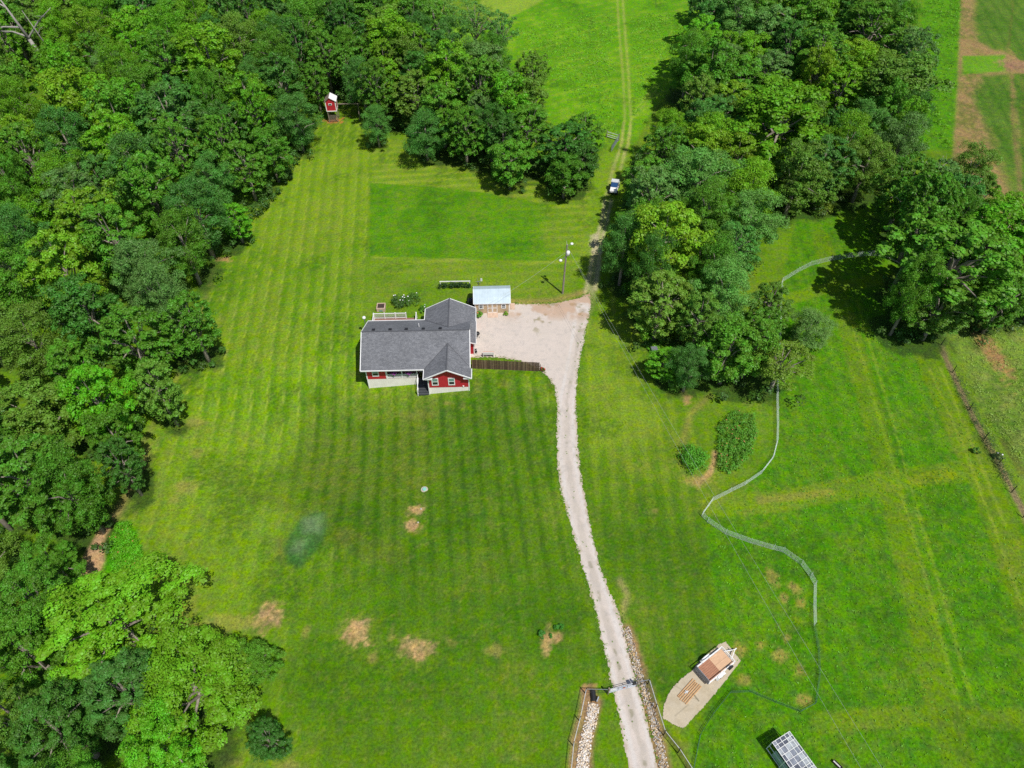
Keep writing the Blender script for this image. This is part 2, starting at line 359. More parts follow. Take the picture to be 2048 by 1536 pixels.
# crown centre in the photo (px, py), crown radius px, height m, style, tone, label
HAND = [
 (225,1235,125,12,'clump','bright','broad bright green tree overhanging the bottom end of the dirt track'),
 (395,1375,118,11,'clump','bright','wide bright green tree with layered crown beside the round dark bushy tree'),
 (255,1385,85,12,'broad','blue','dark blue green tree between the two wide bright green crowns'),
 (115,1460,90,12,'broad','dark','dark green tree in the bottom corner of the wood'),
 (330,1490,80,11,'clump','lime','fresh green tree at the bottom frame edge beside the dark corner tree'),
 (515,1320,44,8,'clump','mid','small mid green tree at the lawn corner, just above the round bushy tree'),
 (535,1478,44,6,'broad','dark','small round dark green tree alone on the lawn at the wood corner'),
 (50,1300,80,13,'clump','mid','mid green tree at the frame edge beside the broad bright tree'),
 (40,1440,70,13,'broad','olive','olive tree at the frame edge behind the dark corner tree'),
 (80,1210,80,13,'broad','mid','mid green tree at the frame edge above the broad bright tree'),
 (195,800,62,14,'clump','lime','fresh green spreading tree standing out bright above its dark neighbours'),
 (238,925,42,10,'broad','dark','dark green tree bulging over the lawn edge above the dirt track'),
 (225,870,50,11,'clump','mid','mid green tree on the lawn edge below the fresh spreading tree'),
 (140,985,68,13,'clump','mid','large mid green tree above the dirt track'),
 (60,960,85,14,'broad','mid','large mid green tree in the wood beside the frame edge, below mid height'),
 (105,1125,50,9,'clump','mid','mid green tree beside the bare dirt track'),
 (310,770,48,11,'broad','olive','olive tree at the lawn edge with grey green crown'),
 (380,640,50,12,'broad','mid','mid green tree bulging out over the striped lawn beside the house'),
 (330,600,52,14,'fine','grey','grey green feathery tree near the striped lawn with bare twigs showing'),
 (270,680,70,14,'broad','mid','large mid green tree in the wood level with the house roof'),
 (130,545,62,15,'clump','yellow','yellow green tree in the wood level with the clipped garden patch'),
 (290,540,58,14,'fine','grey','grey green soft tree beside the yellow green tree in the wood'),
 (390,420,58,14,'fine','blue','blue green feathery tree in the wood, lower of two soft crowns'),
 (275,340,60,15,'fine','blue','blue green feathery tree in the wood, upper of two soft crowns'),
 (340,240,75,15,'broad','blue','large grey blue green tree at the heart of the wood'),
 (145,215,70,16,'clump','yellow','yellow green tree low beside the dark heart of the wood'),
 (500,205,50,13,'clump','bright','bright lime tree two crowns from the red playhouse'),
 (420,120,62,16,'clump','bright','bright green rounded tree high in the wood'),
 (590,235,50,11,'fine','blue','blue green feathery tree beside the red playhouse'),
 (540,300,42,10,'clump','mid','mid green tree at the lawn corner below the playhouse tree'),
 (490,330,45,11,'broad','mid','mid green tree on the slanting wood edge'),
 (470,440,35,7,'broad','lime','low fresh green tree on the slanting wood edge'),
 (230,290,50,14,'clump','bright','bright green tree in the middle of the wood beside the large blue green tree'),
 (752,246,33,8,'fine','blue','blue green tree just beyond the end of the swing beam, its shade on the lawn'),
 (850,265,46,9,'fine','blue','bushy blue green tree bulging onto the lawn north of the garden patch'),
 (722,158,36,12,'fine','blue','slim blue green tree behind the swing beam'),
 (780,85,55,15,'clump','bright','bright green tree of the grove behind the playhouse'),
 (900,150,60,15,'clump','bright','tall bright green tree in the grove, beside the open field'),
 (960,180,52,15,'tuft','mid','tall tufted tree in the grove next to the open field'),
 (930,260,45,11,'broad','mid','mid green tree at the lawn side of the grove'),
 (1060,260,55,11,'broad','mid','bushy mid green tree in the broad end of the grove'),
 (1130,290,55,10,'broad','dark','dark green tree at the end of the grove beside the mown gap'),
 (1020,320,45,9,'clump','mid','mid green tree on the lawn side near the end of the grove'),
 (1130,345,42,8,'clump','mid','low mid green tree at the corner of the grove nearest the white vehicle'),
 (1065,150,32,11,'tuft','olive','narrow olive tree standing in the field edge of the grove'),
 (880,40,45,12,'open','pale','thin pale tree with see-through crown at the far end of the grove'),
 (950,50,45,12,'open','pale','thin pale tree beside the far field, next to the see-through one'),
 (985,115,36,13,'fine','mid','slim mid green tree on the field corner of the grove'),
 (1000,70,34,13,'open','pale','thin pale tree standing out into the field from the grove'),
 (905,90,42,14,'fine','blue','blue green tree behind the tall bright grove tree'),
 (1168,265,38,9,'broad','mid','mid green tree at the very end of the grove facing the gate'),
 (1165,325,36,8,'clump','dark','dark low tree at the grove end facing the white vehicle'),
 (1330,480,78,15,'clump','yellow','big bright yellow green tree beside the gravel yard'),
 (1250,490,42,12,'fine','blue','blue green tree in front of the big yellow green tree, shading the track'),
 (1395,360,80,14,'fine','pale','wide pale feathery tree beside the white vehicle'),
 (1330,300,45,12,'broad','mid','mid green tree beside the field gate'),
 (1560,250,105,16,'clump','bright','largest bright green tree in the wood beyond the gate'),
 (1650,330,60,12,'broad','blue','blue green tree at the foot of the largest bright tree'),
 (1800,175,75,15,'clump','olive','rounded olive green tree near the ploughed strip'),
 (1800,290,52,14,'fine','grey','grey green tree with bare twigs near the ploughed strip'),
 (1420,150,62,15,'clump','mid','mid green tree at the field side of the far wood'),
 (1480,40,60,15,'fine','pale','pale tree at the top of the far wood'),
 (1590,40,65,15,'clump','mid','mid green tree near the top of the far wood'),
 (1640,110,55,15,'broad','mid','mid green tree near the far dark gap in the wood'),
 (1740,60,70,15,'broad','mid','large dark mid green tree near the crop field'),
 (1500,440,60,12,'fine','pale','pale feathery tree above the fenced pasture'),
 (1450,590,62,12,'fine','pale','pale feathery tree in the middle of the yard wood'),
 (1470,500,48,12,'broad','blue','blue green tree above the pale feathery pair'),
 (1400,640,45,11,'broad','olive','olive tree with vine covered crown in the yard wood'),
 (1460,700,60,10,'clump','mid','mid green tree at the lower end of the yard wood, trunk showing'),
 (1380,730,40,8,'fine','blue','blue green tree beside the dark leafy bush at the yard wood end'),
 (1560,730,68,8,'open','rust','rust tinged tree spreading over the netting fence'),
 (1620,655,42,6,'fine','grey','low soft grey green tree just above the rust tinged tree'),
 (1540,610,42,9,'broad','olive','olive tree leaning over the netting fence'),
 (1505,690,52,10,'clump','mid','mid green tree filling the wood tip beside the rust tinged tree'),
 (1525,655,40,9,'broad','mid','mid green tree between the olive tree and the rust tinged tree'),
 (1335,725,40,5,'broad','lime','dark leafy rounded bush tree beside the grey box'),
 (1900,540,120,16,'tuft','mid','large spreading tree with star shaped leaf tufts casting the widest shadow'),
 (1985,480,80,14,'tuft','lime','bright fresh tufted tree beside the overgrown hedge line'),
 (1850,420,65,15,'tuft','mid','mid green tufted tree above the large spreading tree'),
 (1835,480,58,15,'tuft','mid','mid green tree hanging over the widest pasture shadow'),
 (1832,575,46,14,'fine','mid','soft mid green tree leaning over the lower part of the pasture shadow'),
 (1945,340,50,11,'fine','olive','olive tree at the corner of the ploughed strip'),
 (1815,375,50,13,'clump','mid','mid green tree beside the dark gap over the pasture'),
 (1880,620,55,9,'broad','olive','low olive tree where the line fence meets the spreading tree'),
 (2010,600,50,10,'broad','mid','mid green tree on the hedge line at the frame edge'),
 (1650,360,38,9,'clump','olive','olive tree over the narrow top of the pasture'),
 (650,110,40,13,'broad','mid','mid green tree rising straight behind the playhouse'),
 (690,60,46,15,'broad','dark','dark green tree between the main wood and the grove, farther back'),
 (610,60,46,15,'fine','mid','soft mid green tree at the far inner edge of the main wood'),
 (630,165,30,10,'broad','mid','small mid green tree squeezed between playhouse and main wood'),
 (700,10,46,15,'clump','mid','mid green tree at the top of the frame behind the grove'),
 (610,0,46,15,'clump','mid','mid green tree at the top of the frame at the wood end'),
]
FILL = [ # region (photo), height, tones, name
 ('main wood west of the lawn', [(-90,-70),(560,-60),(600,10),(600,120),(590,200),(520,250),(520,330),(440,400),(380,450),(345,560),(295,650),(255,720),(190,830),(200,930),(130,1050),(60,1120),(100,1240),(180,1330),(260,1450),(290,1600),(-90,1600)], (11,16)),
 ('grove behind the playhouse', [(640,-40),(850,-30),(890,90),(1000,150),(1070,190),(1120,250),(1120,310),(1030,290),(960,240),(850,200),(740,190),(680,110)], (10,14)),
 ('wood between the two fields', [(1430,-60),(1830,-60),(1830,80),(1840,330),(1740,330),(1690,340),(1590,400),(1510,430),(1500,560),(1485,660),(1480,730),(1430,730),(1370,680),(1330,600),(1300,540),(1290,420),(1290,330),(1330,250),(1360,160),(1400,60)], (10,14)),
 ('hedge wood above the pasture', [(1820,340),(1960,380),(2100,430),(2120,560),(2040,600),(1960,580),(1870,560),(1850,470)], (10,13)),
]
trees = []   # x, y, r, h, style, tone, label, region
for px, py, rp, h, st, tn, lb in HAND:
    x, y = ray(px, py, h*.62)
    dep = y*math.cos(_p)+(CAM_H-h*.62)*math.sin(_p)
    trees.append([x, y, rp*dep/FPX, h, st, tn, lb, 'hand'])
def inpoly(px, py, poly):
    r = False; n = len(poly)
    for i in range(n):
        x1, y1 = poly[i]; x2, y2 = poly[(i+1) % n]
        if (y1 > py) != (y2 > py) and px < (x2-x1)*(py-y1)/(y2-y1)+x1: r = not r
    return r
rr = random.Random(5)
for name, poly, hr in FILL:
    xs = [p[0] for p in poly]; ys = [p[1] for p in poly]
    # candidates uniformly over the ground area behind the outline
    wpts = [ray(px, py, 8.5) for px, py in poly]; wx = [p[0] for p in wpts]; wy = [p[1] for p in wpts]
    n0 = len(trees)
    cap = dict(main=150, grove=40, wood=80, hedge=22)[name.split()[0]]; f0 = dict(main=.745, grove=.60, wood=.62, hedge=.62)[name.split()[0]]
    for _ in range(7000):
        x = rr.uniform(min(wx), max(wx)); y = rr.uniform(min(wy), max(wy))
        if not inpoly(x, y, wpts): continue
        r = rr.uniform(3.0, 5.1); far = max(0, y-110)/100
        r *= 1+.15*far
        ok = all((x-t[0])**2+(y-t[1])**2 > (f0*(r+t[2]))**2 for t in trees)
        # keep the dark clearing at the top corner and the shaded gap beyond the gate
        dcx, dcy = ray(100, 140, 3)
        if ok and math.hypot((x-dcx)/1.25, y-dcy+5) < 9.0: ok = False
        if ok and (x-58)**2+(y-126)**2 < 30: ok = False
        if not ok: continue
        tn = rr.choices(['mid', 'dark', 'blue', 'bright', 'olive', 'yellow', 'grey', 'lime'], [30, 12, 14, 14, 12, 6, 8, 6])[0]
        st = rr.choices(['clump', 'broad', 'fine', 'tuft'], [32, 34, 26, 8])[0]
        trees.append([x, y, r, rr.uniform(*hr), st, tn, None, name])
        if len(trees)-n0 >= cap: break
    print('FILL', name, len(trees)-n0)
print('TREES', len(trees))

# ------------------------------------------------------------------ ground
gx = np.concatenate([-150+np.arange(0, 96)*1.0, np.arange(-54, 54, .27), 54+np.arange(0, 97)*1.0])
gx = np.concatenate([np.arange(-160, -60, .8), np.arange(-60, 60, .28), np.arange(60, 160.1, .6)])
gy = np.concatenate([np.arange(8, 16, 1.0), np.arange(16, 62, .24), np.arange(62, 115, .34), np.arange(115, 240, .75)])
X, Y = np.meshgrid(gx, gy)
# leave out corners the frame never reaches
keep_w = 70+.62*Y
lin = lambda c: np.array(K(*c, k=1.45 if c[1] > c[0]*1.05 else 1.45))
T = np.empty(X.shape+(3,)); T[:] = lin((102, 144, 32)); RG = np.full(X.shape, .25)
def paint(mask, col, a=1.0, rough=None):
    global T, RG
    m = np.clip(mask*a, 0, 1)[..., None]; c = lin(col) if len(col) == 3 else np.array(col)
    T = T*(1-m)+c*m
    if rough is not None: RG = RG*(1-m[..., 0])+rough*m[..., 0]
NA = vnoise(X, Y, .09, 1, 4); NB = vnoise(X, Y, .45, 2, 4); NC = vnoise(X, Y, 1.6, 3, 3); ND = vnoise(X, Y, .035, 4, 3); ND2 = vnoise(X, Y, 4.5, 5, 2)
def region(pts, soft=.25, wob=.5, grow=0.0):
    sd = poly_sd(X, Y, at2(pts))+grow+(NB-.5)*wob
    return sstep(soft, -soft, sd)
def stripes(theta, period, ph=0.0):
    "mowing bands running along heading theta (deg from +y, clockwise)"
    a = R(theta); s = X*math.cos(a)-Y*math.sin(a)+(ND-.5)*.15
    return np.sin(2*math.pi*(s+(NA-.5)*.15)/period+ph), s
def blob(px, py, rx, ry, col, a=1.0, rough=None, edge=.35):
    x, y, _ = at(px, py); dep = y*math.cos(_p)+CAM_H*math.sin(_p); s = dep/FPX
    k_ = s/(.55+.35*(py/1536)); d = np.hypot((X-x)/(rx*s), (Y-y)/(ry*k_))
    paint(sstep(1+edge*.7, 1-edge*.7, d+(NC-.5)*1.5+(ND2-.5)*.9), col, a, rough)
    paint(sstep(1.0, .5, d)*sstep(.5, .62, ND2), tuple(c*.8 for c in col), a*.6)
# broad tonal drift
paint(sstep(.45, .62, ND), (120, 163, 46), .4); paint(sstep(.5, .35, NA), (92, 144, 34), .4)
paint(sstep(.60, .72, NB), (140, 160, 62), .2)
# west lawn: mown in bands
wl = region([(640,235),(745,250),(742,700),(1105,760),(1110,900),(1140,1100),(1230,1300),(1200,1450),(1150,1600),(400,1600),(300,1200),(250,1000),(380,700),(450,500)], .5)
st, s = stripes(-6.3, 2.05); st2, _ = stripes(-6.3, 1.025, 1.0); st = st*(.35+1.1*vnoise(X, Y, .05, 77, 2))+st2*.3+(NB-.5)*1.3+(NA-.5)*.5
fade = sstep(25, 60, Y)*.6+.4
paint(wl*fade*sstep(-.3, .5, st), (134, 172, 48), .55); paint(wl*fade*sstep(.3, -.5, st), (96, 146, 32), .5)
line = np.abs(((s/2.05) % 1)-.5); paint(wl*fade*sstep(.10, .0, line)*sstep(.35, .5, NB), (174, 192, 84), .5)
yl = sstep(78, 105, Y)*sstep(-8, -18, X); paint(wl*yl, (140, 168, 48), .3)
# darker front lawn before the house
fl = region([(620,790),(1100,770),(1110,900),(1140,1090),(1190,1300),(1000,1350),(850,1250),(640,1100),(560,950)], 3, 4)
paint(fl, (74, 118, 26), .68); paint(fl*sstep(.4, .9, st), (112, 138, 56), .45); paint(fl*sstep(-.3, -.8, st), (54, 96, 20), .45)
paint(region([(620,1150),(1180,1150),(1210,1380),(1150,1600),(620,1600),(560,1480)], 3, 4), (82, 128, 28), .6)
paint(region([(400,860),(600,860),(560,1150),(480,1280),(330,1200),(280,1000)], 3, 4), (132, 168, 50), .4)
# bands at the back lawn running across
bl = region([(745,270),(850,290),(960,320),(1100,370),(1190,385),(1200,470),(1150,560),(1030,590),(860,570),(745,545)], .4)
paint(bl, (126, 164, 46), .7)
sb, _ = stripes(84, 2.1); paint(bl*sstep(0, .6, sb), (160, 176, 70), .45); paint(bl*sstep(0, -.6, sb), (118, 152, 42), .35)
yrd = region([(700,520),(1150,530),(1150,590),(1030,605),(700,640)], .6); paint(yrd, (112, 150, 42), .6)
gp = region([(741,366),(860,373),(960,385),(1060,402),(1130,420),(1150,432),(1160,450),(1160,522),(1000,520),(860,516),(739,512)], .12, .3)
gp = gp*(1-.75*sstep(1.5, 8.5, X)); paint(gp, (88, 150, 26), .85, .5); paint(gp*sstep(.5, .66, NB), (66, 130, 22), .5)
# north field
nf = region([(985,-80),(1480,-80),(1400,70),(1340,180),(1300,230),(1264,300),(1215,296),(1150,290),(1050,200),(960,110)], .5)
paint(nf, (102, 168, 28), .95, .6); paint(nf*sstep(.52, .68, NB), (134, 184, 48), .5); paint(nf*sstep(.5, .36, NA), (84, 150, 26), .5)
sn, _ = stripes(62, 3.1); paint(nf*sstep(.2, .8, sn)*sstep(.4, .6, NB), (150, 185, 60), .35)
paint(region([(960,-60),(1150,-60),(1080,5),(985,52),(960,60)], .6), (150, 180, 66), .8)
paint(region([(590,60),(640,60),(650,100),(600,110)], .6), (120, 180, 50), .9)
paint(region([(860,40),(960,40),(960,110),(870,125)], .6), (130, 190, 50), .9)
# gap between the woods down to the yard
gap = region([(1215,260),(1262,280),(1250,400),(1210,500),(1195,560),(1160,560),(1165,470),(1180,400),(1195,330)], .4); paint(gap, (126, 166, 44), .7)
# strip east of the drive
es = region([(1195,560),(1300,620),(1290,700),(1340,790),(1420,850),(1400,1000),(1430,1100),(1430,1280),(1500,1400),(1330,1400),(1250,1250),(1170,1000),(1155,800),(1170,640)], 1.0)
paint(es, (100, 140, 32), .7); paint(es*sstep(56, 40, Y), (76, 122, 28), .75); se, s3 = stripes(1.5, 2.05); se = se+(NB-.5)*1.6+(NA-.5); es = es*(.35+.65*sstep(38, 52, Y))
paint(es*sstep(0, .7, se), (140, 168, 54), .42); paint(es*sstep(0, -.7, se), (92, 140, 32), .32)
paint(region([(1170,640),(1290,640),(1290,780),(1330,830),(1290,900),(1180,900)], 1.5, 2), (140, 170, 56), .5)
# pasture inside the netting, rough grass with wheel marks
pf = region([(1600,420),(1760,400),(1800,480),(1880,700),(1970,900),(2110,1180),(2110,1700),(1400,1700),(1380,1500),(1430,1400),(1440,1280),(1408,1040),(1490,975),(1555,890),(1560,640),(1575,520)], .35)
paint(pf, (82, 146, 24), .95, .5); paint(pf*sstep(.46, .6, NA), (96, 152, 24), .6); paint(pf*sstep(.54, .66, NB), (64, 126, 22), .45); paint(pf*sstep(.55, .7, vnoise(X, Y, .8, 41, 4)), (122, 162, 42), .35)
paint(pf*sstep(.5, .68, ND)*sstep(50, 30, Y), (92, 134, 26), .6)
sp, _ = stripes(4.6, 3.4); pnorth = sstep(46, 58, Y)
sp2, _ = stripes(4.6, 1.7); paint(pf*(.35+.65*pnorth)*sstep(.3, .9, sp+(NB-.5)), (108, 160, 40), .45); paint(pf*sstep(.5, 1, sp2+(NC-.5)*1.5), (64, 120, 20), .3); paint(pf*sstep(.56, .7, NC), (52, 104, 18), .4)
def band(pts, w, col, a=1.0, rough=None, soft=.3):
    d = line_dist(X, Y, at2(pts))+(NC-.5)*.35
    paint(sstep(w/2+soft, w/2-soft, d), col, a, rough)
tan_ = (128, 146, 36)
band([(1640,470),(1670,560),(1735,790),(1790,1010),(1860,1300),(1925,1560)], 3.0, (112, 146, 34), .6, .3)
band([(1690,600),(1745,790),(1795,960),(1850,1150),(1920,1420)], .35, (140, 176, 54), .5, .2, .15)
band([(1713,600),(1770,790),(1818,960),(1882,1180),(1955,1440)], .35, (142, 178, 54), .55, .2, .15)
band([(1740,1010),(1800,1240),(1860,1500)], .5, (72, 120, 26), .5)
band([(1430,1012),(1560,1003),(1700,975),(1830,955),(1970,935)], 2.9, (124, 156, 42), .6, .25)
band([(1520,1000),(1660,985)], 1.0, (168, 150, 80), .45)
band([(1830,960),(1900,945)], 1.6, (146, 160, 40), .5)
band([(1568,600),(1640,580),(1720,566),(1800,555)], 2.4, (122, 156, 36), .75, .25)
band([(1850,700),(1920,860),(1985,1000),(2080,1260)], 3.8, (112, 144, 34), .7, .25)
band([(1860,740),(1930,900),(1990,1060),(2048,1220)], .3, (150, 172, 62), .6, .2, .15)
band([(1880,735),(1950,900),(2010,1050)], .3, (150, 172, 62), .6, .2, .15)
band([(1640,1445),(1800,1432),(2100,1440)], 1.9, (116, 150, 38), .7, .3)
for px, py, rx, ry in ((1545,1155,12,14),(1590,1175,10,8),(1600,1205,9,9),(1570,1195,8,8),(1520,1290,8,7),(1560,1310,14,10),(1600,1340,10,8),(1608,1400,14,8),(1575,1275,9,6),(1478,1300,14,10),(1490,1360,14,8)):
    blob(px, py, rx, ry, (186, 164, 92), .6, .6, .8)
# east of the line fence: rank grass, a dirt track, crops
eg = region([(1890,600),(2110,560),(2110,1180),(2048,1040),(1970,890),(1890,720),(1850,640)], .5)
paint(eg, (126, 158, 64), .9, .8); paint(eg*sstep(.52, .66, NB), (152, 164, 84), .7); paint(eg*sstep(.5, .38, NA), (98, 138, 46), .5)
band([(1900,700),(1940,800),(1990,890),(2060,1010)], 1.8, (112, 150, 38), .8, .5)
blob(1985,700,14,50,(188,150,96),.7,.6,.7); blob(1965,690,8,60,(176,146,92),.5,.6,.7)
band([(1880,690),(1900,735),(1930,800),(1960,860),(1985,905),(2010,950),(2030,990),(2060,1050)], .75, (150, 130, 100), .85, .5, .2)
band([(1960,880),(1995,930)], .9, (60, 84, 34), .6, .8)
band([(2005,880),(2048,950)], .7, (92, 70, 44), .6, .6)
ec = region([(1925,-80),(2200,-80),(2200,560),(2000,560),(1960,420),(1905,330),(1915,180)], .4)
paint(region([(1850,-80),(1960,-80),(1930,100),(1920,180),(1905,300),(1830,300),(1840,60)], .8), (88, 156, 28), .9, 1.0)
paint(ec, (172, 146, 98), .95, .6); paint(ec*sstep(.45, .62, NB), (130, 140, 62), .6); scn, _ = stripes(14, .9); paint(ec*sstep(.2, .8, scn), (150, 120, 82), .4)
crop1 = region([(1956,-80),(2034,-80),(2026,60),(2018,106),(1985,98),(1958,82),(1948,50)], .9, 2.4); crop2 = region([(1968,152),(2022,148),(2030,220),(2042,360),(2038,420),(2000,330),(1975,250),(1950,200)], 1.2, 3)
crop3 = region([(2028,-80),(2200,-80),(2200,120),(2040,120),(2016,95)], .3, .8); crop4 = region([(2026,148),(2200,148),(2200,480),(2048,420),(2040,260)], .3, .6)
for c in (crop1, crop2, crop3, crop4): paint(c, (76, 132, 34), .85, .9)
paint(region([(1925,112),(2010,110),(2010,142),(1925,150)], .3), (96, 168, 30), .85, .6)
band([(2032,-60),(2018,90)], .5, (120, 110, 60), .6); band([(2024,150),(2026,250),(2040,380)], .45, (150, 126, 84), .8); band([(2044,150),(2050,300)], .4, (110,110,50), .6)
blob(2030,130,26,14,(170,136,104),.9,.4,.5); blob(2000,420,30,40,(132,146,72),.7,.6,.7)
# tracks and worn ground
for pts, w in (([(1232,-60),(1238,60),(1246,150),(1250,230),(1244,280),(1236,310)], .5), ([(1241,-60),(1250,60),(1257,150),(1262,240),(1256,290),(1247,310)], .6)):
    band(pts, w, (182, 186, 104), .8, .3, .2)
band([(1237,-60),(1254,150),(1258,240)], 2.6, (120, 172, 42), .5)
band([(1236,310),(1224,345),(1214,392)], .6, (190,190,120), .6, .4, .3); band([(1250,305),(1240,340)], .6, (190,190,120), .6, .4, .3)
for o_ in (0, 10, 20): band([(1310+o_,170),(1275+o_,215),(1262,240)], .3, (160, 190, 80), .6, .3, .15)
band([(1345,60),(1310,130)], .4, (150, 180, 70), .5)
for pts in ([(1210,400),(1205,440),(1192,480),(1182,530),(1172,580),(1165,640)], [(1222,400),(1214,440),(1202,485),(1196,540),(1190,580)]):
    band(pts, .6, (206, 200, 150), .8, .6, .25)
band([(1196,470),(1190,540),(1178,600),(1162,660)], 1.3, (196, 186, 140), .5, .7, .6)
blob(1190,490,10,20,(212,200,170),.6,.6,.7)
band([(160,1170),(185,1130),(200,1080),(222,1040)], 1.0, (206, 172, 128), .95, .5, .3)
band([(222,1040),(255,970),(290,880),(380,700),(430,530)], .7, (170, 160, 92), .45, .4, .5)
blob(447,519,14,5,(196,158,106),.8); blob(182,1118,10,22,(212,180,136),.9)
wb = region([(235,1045),(262,1042),(285,1100),(298,1180),(298,1215),(230,1215),(205,1150),(215,1080)], .2, .5); paint(wb, (70, 168, 16), .9, .9)
band([(1420,790),(1380,830),(1366,880),(1372,900)], .8, (160, 148, 84), .55, .5, .5); blob(1372,795,8,14,(196,160,112),.7)
band([(1430,905),(1428,925),(1420,945),(1395,965)], .75, (204, 168, 118), .9, .5, .25); blob(1395,962,22,9,(184,164,96),.65,.5,.7)
# bare and dry patches
for px, py, rx, ry in ((832,1019,15,8),(826,1051,15,9),(716,1268,25,19),(832,1298,31,17),(536,1233,26,19)): blob(px, py, rx*1.35, ry*1.35, (150, 150, 78), .5, .4, .9); blob(px, py, rx, ry, (212, 178, 124), .88, .4, .5)
for px, py, rx, ry in ((391,845,20,9),(373,973,22,13),(614,1262,8,8),(783,1266,6,14),(745,1316,10,9),(903,1287,8,6),(990,1303,18,9),(455,1520,24,12),(580,1530,26,9),(395,905,10,8),(350,998,10,7),(1309,1021,7,5),(893,806,6,3),(925,812,5,5)): blob(px, py, rx, ry, (172, 158, 92), .5, .4, .9)
for px, py, rx, ry in ((955,775,12,14),(1010,765,12,8),(840,830,26,9),(695,1075,22,16)): blob(px, py, rx, ry, (150, 148, 74), .4, .4, .9)
for px, py, rx, ry in ((1095,1275,11,17),(1118,1277,9,9),(1090,1291,9,12)): blob(px, py, rx, ry, (198, 168, 112), .9, .4, .5)
blob(350,1230,40,36,(166,170,80),.5); blob(460,1245,60,14,(170,168,84),.5)
band([(1240,1160),(1254,1190),(1246,1220),(1238,1262)], .55, (190, 170, 120), .6, .6, .4)
# blue green oval of different grass
ov = region([(596,1048),(628,1020),(652,1030),(652,1060),(632,1100),(605,1134),(578,1128),(566,1100),(575,1070)], .5, .7); paint(ov, (74, 122, 52), .85, .4)
paint(region([(610,1035),(645,1030),(640,1065),(610,1060)], .7, .8), (132, 164, 112), .6); paint(region([(590,1080),(615,1078),(600,1112),(582,1105)], .7, .8), (128, 160, 104), .6)
band([(560,1080),(562,1115)], .8, (150, 130, 80), .4, .3, .6); band([(640,1050),(700,1080),(790,1110)], 2.2, (112, 124, 48), .35, .3, 1.2)
band([(430,955),(560,1010),(640,1045)], 1.6, (100, 128, 42), .4, .3, 1.0)
# clay shoulder of the gravel yard, rock beds and the slab surroundings
band([(1020,602),(1060,604),(1110,600),(1140,592),(1165,585)], .9, (200, 158, 112), .55, .5, .7)
band([(1172,1378),(1161,1434),(1148,1484),(1142,1570)], .7, (190, 158, 112), .85, .4, .3)
for pts in ([(1187,1402),(1180,1440),(1170,1490),(1162,1580)], [(1252,1262),(1268,1310),(1285,1360),(1300,1410),(1318,1490),(1332,1580)]):
    band(pts, 1.5, (176, 140, 104), .9, .5, .3)
band([(1330,1462),(1360,1500),(1390,1560)], .5, (100, 84, 58), .7, .5, .2)
blob(665,241,18,7,(222,140,90),.9); blob(1180,1375,14,8,(196,150,110),.7)
wd = at2([(947,742),(1080,748)]); 
NE = vnoise(X, Y, .16, 61, 5); NF = vnoise(X, Y, 2.6, 62, 4)
ogm = sstep(.53, .68, NE)*(.25+.75*sstep(.45, .6, NF)); lawnish = np.clip(1-RG*1.2, .3, 1)
paint(ogm*lawnish, (140, 152, 60), .5); paint(sstep(.48, .34, NE)*sstep(.35, .6, NF), (56, 104, 22), .5); paint(sstep(.66, .78, NF)*lawnish, (158, 160, 86), .35)
paint(ov, (70, 122, 58), .6, .4); paint(region([(606,1038),(646,1030),(642,1066),(606,1064)], .6, .8), (138, 168, 118), .5); paint(region([(588,1082),(616,1080),(602,1112),(582,1105)], .6, .8), (134, 162, 110), .45)
sc2, _ = stripes(-3, .75)
for c in (crop1, crop2, crop3, crop4): paint(c*sstep(.2, .9, sc2), (56, 108, 26), .4)
blob(1985,700,14,50,(186,150,100),.75,.6,.8); blob(1965,690,8,60,(176,146,96),.6,.6,.8)
# woodland floor where trees stand close
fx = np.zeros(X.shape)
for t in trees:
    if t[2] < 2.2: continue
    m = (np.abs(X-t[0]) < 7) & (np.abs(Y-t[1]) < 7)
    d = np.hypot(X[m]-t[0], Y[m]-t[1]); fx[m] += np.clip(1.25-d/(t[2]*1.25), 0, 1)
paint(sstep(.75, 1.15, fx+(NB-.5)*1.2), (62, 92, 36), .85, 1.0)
paint(region([(158,1175),(165,1120),(190,1070),(222,1030),(226,1045),(208,1090),(205,1140),(182,1180)], .3, .8), (206, 172, 128), .95, .5)
paint(region([(225,1030),(262,960),(285,900),(298,890),(290,930),(262,985),(240,1035)], .5, 1), (176, 160, 100), .6, .5)
far = sstep(215, 235, Y); 
nx, ny = len(gx), len(gy)
Z = tz(X, Y)+(NB-.5)*.05*sstep(0, .6, RG)
idx = np.arange(nx*ny).reshape(ny, nx)
F = np.stack([idx[:-1, :-1], idx[:-1, 1:], idx[1:, 1:], idx[1:, :-1]], -1)
cx = (X[:-1, :-1]+X[1:, 1:])/2; cy = (Y[:-1, :-1]+Y[1:, 1:])/2
F = F[(np.abs(cx) < 50+.68*cy)]
used = np.zeros(nx*ny, bool); used[F.ravel()] = True; remap = np.cumsum(used)-1
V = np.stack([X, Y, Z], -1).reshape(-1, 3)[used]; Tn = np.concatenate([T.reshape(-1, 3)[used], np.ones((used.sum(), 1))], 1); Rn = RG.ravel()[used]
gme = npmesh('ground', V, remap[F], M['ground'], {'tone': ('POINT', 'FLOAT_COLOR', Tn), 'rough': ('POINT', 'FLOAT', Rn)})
gme.polygons.foreach_set('use_smooth', np.ones(len(gme.polygons), bool))
go = bpy.data.objects.new('ground', gme); COL.objects.link(go); tag(go, kind='structure')
